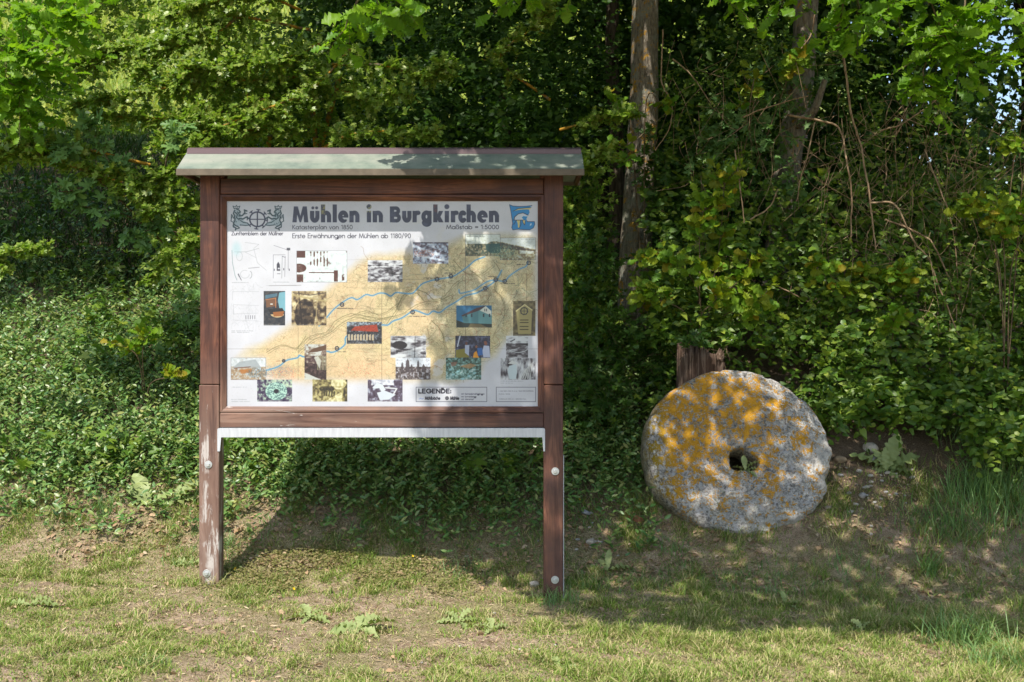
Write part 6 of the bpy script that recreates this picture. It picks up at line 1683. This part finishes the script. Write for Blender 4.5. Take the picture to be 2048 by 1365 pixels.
tuft(60, 1010, 120, .11, .12, 'longgrass', 'low grass at the left edge in front of the periwinkle', .0022, .4)
tuft(290, 1330, 80, .08, .05, 'longgrass', 'green grass tuft at the bottom left', .0026, .5)
tuft(680, 1300, 60, .06, .05, 'lawn', 'small grass tuft in the bare soil at the bottom middle', .002, .5)
tuft(870, 1340, 60, .06, .06, 'lawn', 'grass tuft at the bottom edge below the bare soil', .002, .5)
tuft(1700, 1200, 80, .09, .08, 'longgrass', 'dark grass tuft in the shade line right of centre', .002, .4)
tuft(1330, 1180, 70, .09, .07, 'longgrass', 'shaded grass tuft below the millstone to its left', .002, .45)
tuft(1555, 1190, 70, .10, .07, 'longgrass', 'shaded grass tuft below the middle of the millstone', .002, .4)

# knotweed mat in front of the board
g = Geo()
n = 8000
x = RNG.normal(-.95, .42, n * 2); y = RNG.uniform(-.15, .62, n * 2)
md = fbm(x * 4 + 5, y * 4 + 5, 0, 81, 3) * (1 - np.abs((y - .24) / .5)**3)
k = RNG.random(n * 2) < sstep(.40, .52, md) * (x < -.15) * (x > -1.65)
x, y = x[k][:n], y[k][:n]; n = len(x)
P = np.stack([x, y, ground_z(x, y) + RNG.uniform(0, .035, n)], 1)
aa = RNG.uniform(0, 6.28, n)
D = unit(np.stack([np.cos(aa), np.sin(aa), RNG.uniform(-.2, .5, n)], 1)); N = unit(RNG.normal(0, .5, (n, 3)) + (0, -.3, 1))
g.scatter(leaf_shape([0, .5, 1], [0, .28, 0]), P, D, N, RNG.uniform(.010, .022, n), RNG.random(n))
tag(g.build('knotweed_mat', M['mat'], None, kind='stuff'), 'low small-leaved weed mat on the sunny soil under the board', 'ground cover')

# litter of straw, twigs and leaf bits, joined
g = Geo()
n = 34000
x = RNG.uniform(-4.2, 4.2, n); y = RNG.uniform(-2.4, 1.6, n)
k = RNG.random(n) < .35 + .65 * soilmap(x, y) * (y > -2)
x, y = x[k], y[k]; n = len(x)
P = np.stack([x, y, ground_z(x, y) + RNG.uniform(.001, .006, n)], 1); aa = RNG.uniform(0, 6.28, n)
D = unit(np.stack([np.cos(aa), np.sin(aa), RNG.normal(0, .25, n)], 1)); N = unit(RNG.normal(0, .4, (n, 3)) + (0, 0, 1))
S3 = np.stack([RNG.uniform(.010, .040, n), RNG.uniform(.004, .022, n), RNG.uniform(.005, .02, n)], 1)
g.scatter(leaf_shape([0, .5, 1], [.05, .22, .02], .3, -.2), P, D, N, S3, RNG.random(n))
tag(g.build('straw_litter', M['straw'], None, kind='stuff'), 'dry straw and leaf bits strewn over the soil', 'litter')

g = Geo()
n = 11000
x = RNG.uniform(-4.2, 3.2, n); y = np.where(RNG.random(n) < .7, RNG.uniform(.25, 1.25, n), RNG.uniform(-2, .4, n))
k = (RNG.random(n) < np.where(y > .25, .9, .35)) & (fbm(x * 3, y * 3, 0, 91, 3) > .42)
x, y = x[k], y[k]; n = len(x)
P = np.stack([x, y, ground_z(x, y) + RNG.uniform(.003, .014, n)], 1); aa = RNG.uniform(0, 6.28, n)
D = unit(np.stack([np.cos(aa), np.sin(aa), RNG.normal(0, .3, n)], 1)); N = unit(RNG.normal(0, .5, (n, 3)) + (0, -.2, 1))
g.scatter(leaf_shape([0, .3, .7, 1], [.03, .26, .24, .02], .5, -.3), P, D, N, RNG.uniform(.012, .042, n), RNG.random(n))
tag(g.build('leaf_litter', M['dead'], None, kind='stuff'), 'crumbled brown leaf litter on the soil strip under the bank', 'litter')

# stones
def pebble_mesh(seed, flat=.6):
    import bmesh
    bm = bmesh.new(); bmesh.ops.create_icosphere(bm, subdivisions=2 if seed < 90 else 3, radius=1)
    V = np.array([v.co[:] for v in bm.verts])
    q = fbm(V[:, 0] * 1.1 + seed + 10, V[:, 1] * 1.1 + 10, V[:, 2] * 1.1 + 10, seed, 3)
    for v, s_ in zip(bm.verts, q): v.co *= .7 + .6 * s_; v.co.z *= flat
    me = bpy.data.meshes.new('pebble'); bm.to_mesh(me); bm.free()
    for p in me.polygons: p.use_smooth = seed < 90
    return me
def stone_mat(name, cols):
    m, nt, b, out = new_mat(name)
    oi = nt.nodes.new('ShaderNodeObjectInfo')
    c = ramp(nt, [(i / (len(cols) - 1), cols[i]) for i in range(len(cols))], oi.outputs['Random'])
    nn = noise_n(nt, 3, 5, .6)
    nt.links.new(mixc(nt, math_n(nt, 'MULTIPLY', nn, .6), c, (.6, .56, .5), 'MULTIPLY'), b.inputs['Base Color'])
    b.inputs['Roughness'].default_value = .85
    bump_n(nt, nn, .4, .1, b)
    return m
M['peb'] = stone_mat('pebble stone', [(.42, .38, .34), (.55, .53, .50), (.36, .35, .37), (.62, .58, .52), (.40, .31, .25)])
pm_ = [pebble_mesh(s_) for s_ in (1, 2, 3, 4)]
for q in pm_: q.materials.append(M['peb'])
def stone(px, py, r, me, label, name='pebble', cat='pebble', group=None, fl=1.0):
    b_ = ground_at(px, py)
    o = link(name, me)
    o.location = (b_[0], b_[1], b_[2] + r * .22)
    o.rotation_euler = (RNG.normal(0, .15), RNG.normal(0, .15), RNG.uniform(0, 6.28))
    o.scale = (r * RNG.uniform(.8, 1.25), r * RNG.uniform(.8, 1.1), r * fl)
    return tag(o, label, cat, group)
for a in range(46):
    px = RNG.normal(1745, 45); py = RNG.normal(975, 42)
    if px < 1672 and py < 1010: px += 60
    stone(px, py, RNG.uniform(.008, .020), pm_[a % 4], 'small rounded pebble in the bare soil right of the millstone', group='pebbles beside the millstone')
for a in range(16):
    stone(RNG.uniform(1150, 1290), RNG.uniform(1000, 1100), RNG.uniform(.007, .016), pm_[a % 4], 'small pebble on the dark soil left of the millstone', group='pebbles left of the millstone')
for a in range(14):
    stone(RNG.uniform(640, 1250), RNG.uniform(1040, 1330), RNG.uniform(.006, .012), pm_[a % 4], 'small pebble in the patchy lawn below the board', group='pebbles in the lawn')
rk = pebble_mesh(95, .8); rk.materials.append(stone_mat('pale rock', [(.60, .54, .46), (.66, .60, .52)]))
stone(1741, 900, .045, rk, 'largest pale rock, at the top of the bare soil right of the millstone', 'rock', 'rock', fl=1.1)
gk = pebble_mesh(96, .5); gk.materials.append(stone_mat('grey rock', [(.36, .37, .42), (.40, .41, .46)]))
stone(1742, 922, .042, gk, 'flat bluish grey stone just above the big rosette weed', 'rock', 'rock')
tk = pebble_mesh(97, .5); tk.materials.append(stone_mat('tan rock', [(.38, .29, .20), (.42, .32, .22)]))
stone(1680, 925, .050, tk, 'tan stone half hidden by the right edge of the millstone', 'rock', 'rock')
stone(1724, 994, .024, pm_[1], 'oval cream pebble, largest in the soil beside the millstone')
stone(1656, 1018, .020, pm_[2], 'white pebble touching the lower right of the millstone')
stone(1181, 1088, .026, rk, 'whitish stone on the soil between the right post and the millstone', 'rock', 'rock')
stone(1173, 1030, .030, gk, 'pale grey stone higher up between the right post and the millstone', 'rock', 'rock')
stone(1068, 1172, .032, rk, 'cream stone at the left of the right post foot', 'rock', 'rock', fl=.8)
# roof tile shard
import bmesh
bm = bmesh.new()
pts = [(-.045, .01), (.02, .03), (.05, -.01), (.035, -.04), (-.005, -.02)]
a_ = [bm.verts.new((x, y, .006)) for x, y in pts]; b__ = [bm.verts.new((x, y, -.006)) for x, y in pts]
bm.faces.new(a_); bm.faces.new(b__[::-1])
for k in range(5): bm.faces.new((a_[k], b__[k], b__[(k + 1) % 5], a_[(k + 1) % 5]))
bmesh.ops.recalc_face_normals(bm, faces=bm.faces[:])
me = bpy.data.meshes.new('tile_shard'); bm.to_mesh(me); bm.free(); me.materials.append(stone_mat('terracotta', [(.48, .20, .11), (.52, .23, .13)]))
o = link('tile_shard', me); p_ = ground_at(1271, 1043); o.location = (p_[0], p_[1], p_[2] + .012); o.rotation_euler = (.5, .1, -.1)
tag(o, 'broken piece of orange roof tile left of the millstone foot', 'tile shard')

# fallen oak leaves
fl_me = mesh_np('fallen_leaf', leaf_shape([0, .12, .20, .30, .36, .46, .53, .64, .70, .80, .86, .95, 1.0], [.012, .09, .06, .20, .13, .28, .17, .33, .21, .28, .17, .14, 0], .5, -.3, .9)[0], L_OAK[1], M['dead'])
def fallen(px, py, s_, label, group=None):
    b_ = ground_at(px, py)
    o = link('fallen_leaf', fl_me)
    o.location = (b_[0], b_[1], b_[2] + .010); o.rotation_euler = (RNG.normal(.25, .3), RNG.normal(0, .3), RNG.uniform(0, 6.28)); o.scale = (s_,) * 3
    return tag(o, label, 'fallen leaf', group)
fallen(955, 1028, .10, 'largest pale dead oak leaf in the board shadow')
fallen(848, 1020, .09, 'upright brown dead leaf left of the pale one in the board shadow')
fallen(925, 1000, .07, 'dead leaf at the foot of the periwinkle, in the board shadow')
fallen(1215, 1060, .08, 'curled dead leaf between the right post and the tile shard')
for a in range(26):
    fallen(RNG.uniform(480, 1080), RNG.uniform(1000, 1110), RNG.uniform(.035, .065), 'small dry brown leaf lying in the shadow of the board', 'dead leaves in the board shadow')
for a in range(26):
    fallen(RNG.uniform(1150, 1800), RNG.uniform(1040, 1200), RNG.uniform(.03, .06), 'small dry brown leaf on the shaded ground by the millstone', 'dead leaves near the millstone')
for a in range(24):
    fallen(RNG.uniform(60, 1100), RNG.uniform(1150, 1340), RNG.uniform(.025, .045), 'small dry leaf scrap on the sunny lawn', 'dead leaves on the lawn')
for a in range(12):
    fallen(RNG.uniform(90, 390), RNG.uniform(985, 1080), RNG.uniform(.03, .06), 'small dry leaf on the soil left of the board', 'dead leaves left of the board')

# rosette weeds
big_me = mesh_np('leaf', L_BIG[0], L_BIG[1], M['rosette'])
def rosette(px, py, specs, label, up=0, p0=None):
    b_ = ground_at(px, py) if p0 is None else p0
    t = thing('rosette_weed', b_ + (0, 0, .008), label, 'weed')
    t.rotation_euler.x = math.atan((float(ground_z(b_[0], b_[1] + .08, False)) - float(ground_z(b_[0], b_[1] - .08, False))) / .16) if p0 is None else 0
    for az, tilt, L in specs:
        o = link('leaf', big_me, t)
        o.rotation_euler = (RNG.normal(0, .2), -math.radians(tilt), math.radians(az))
        o.scale = (L * 1.2, L * RNG.uniform(1.0, 1.3), L)
    return t
rosette(1772, 945, ((160, 32, .20), (128, 50, .13), (62, 48, .21), (20, 28, .20), (0, 10, .16), (-60, 5, .10), (95, 60, .12), (190, 12, .10)), 'grey-green rosette weed with broad leaves right of the millstone')
rosette(300, 1015, ((150, 30, .17), (125, 38, .20), (170, 12, .11), (30, 28, .13), (10, 10, .12)), 'big-leaved weed at the edge of the periwinkle left of the left post')
rosette(350, 1010, ((40, 40, .17), (80, 42, .10), (15, 20, .11)), 'weed with one big leaf touching the left post')
rosette(720, 1262, ((175, 8, .12), (150, 14, .11), (205, 6, .13), (100, 30, .10), (60, 25, .13), (30, 20, .14), (350, 8, .12), (310, 5, .11), (250, 4, .10)), 'largest flat rosette weed on the bare soil at the bottom middle')
rosette(620, 1240, ((170, 10, .10), (120, 35, .10), (60, 25, .08), (330, 8, .10), (20, 10, .08), (250, 5, .06)), 'flat rosette weed left of the largest one on the bare soil')
rosette(918, 1248, ((180, 12, .09), (130, 25, .09), (60, 30, .10), (15, 15, .08), (300, 6, .07)), 'flat rosette weed right of the largest one on the bare soil')
rosette(985, 1262, ((160, 18, .08), (100, 25, .09), (30, 14, .08), (240, 5, .06)), 'small rosette weed at the right end of the bare soil')
rosette(1120, 1340, ((170, 8, .08), (110, 25, .08), (40, 16, .09), (340, 5, .08), (250, 5, .06)), 'small rosette weed at the bottom edge below the right post')
rosette(1215, 1145, ((170, 10, .11), (80, 60, .10), (15, 14, .12), (120, 30, .08)), 'weed with an upright leaf in the shade right of the right post')
rosette(1570, 1215, ((170, 10, .07), (90, 55, .07), (20, 14, .08), (320, 8, .07)), 'small leafy weed at the shade line below the millstone')
rosette(1725, 1265, ((170, 12, .07), (110, 35, .08), (50, 30, .08), (10, 12, .07)), 'pale small weed in the sun at the right below the shade line')
rosette(385, 1130, ((175, 8, .14), (30, 10, .13), (120, 14, .10), (200, 5, .12)), 'pale flat weed on the dry lawn left of the left post')
rosette(60, 1215, ((170, 8, .12), (60, 20, .10), (10, 10, .11)), 'flat weed in the lawn at the left edge')
bpy.context.view_layer.update()
hp = np.array(so.matrix_world @ Vector((.0, .01, -.07 - .075)))
rosette(0, 0, ((95, 68, .085), (35, 38, .10), (150, 25, .07), (-40, -12, .07), (205, -5, .06), (10, 12, .09)), 'small green weed growing in the eye of the millstone', p0=hp)

# yellow flowers
ym, nt, b, out = new_mat('yellow petals'); b.inputs['Base Color'].default_value = (.75, .52, .01, 1); b.inputs['Roughness'].default_value = .6
fg = Geo()
for k in range(12):
    aa = k * math.pi / 6
    fg.scatter(leaf_shape([0, .6, 1], [.06, .16, .08], .1, .1), np.zeros((1, 3)), np.array([[math.cos(aa), math.sin(aa), .35]]), np.array([[0, 0, 1.0]]), np.array([1.0]), [0.5])
fme = fg.mesh('flower_head', ym)
stm = None
def flower(px, py, r, h, label, group=None):
    b_ = ground_at(px, py + h * 340)
    t = thing('yellow_flower', b_, label, 'flower', group)
    o = link('flower_head', fme, t); o.location = (0, 0, h); o.scale = (r,) * 3; o.rotation_euler = (.9, 0, RNG.uniform(0, 6))
    g = Geo(); g.tube([b_, b_ + (.004, 0, h * .5), b_ + (0, 0, h)], [.0012], 4); g.build('stem', M['bankgrass'], t)
flower(471, 1141, .013, .05, 'yellow flower beside the foot of the left post')
flower(587, 1180, .010, .03, 'small yellow flower in the weed mat under the board')
flower(825, 1115, .009, .04, 'tiny yellow flower at the front edge of the board shadow')
flower(1158, 1002, .010, .03, 'small yellow flower behind the right post')
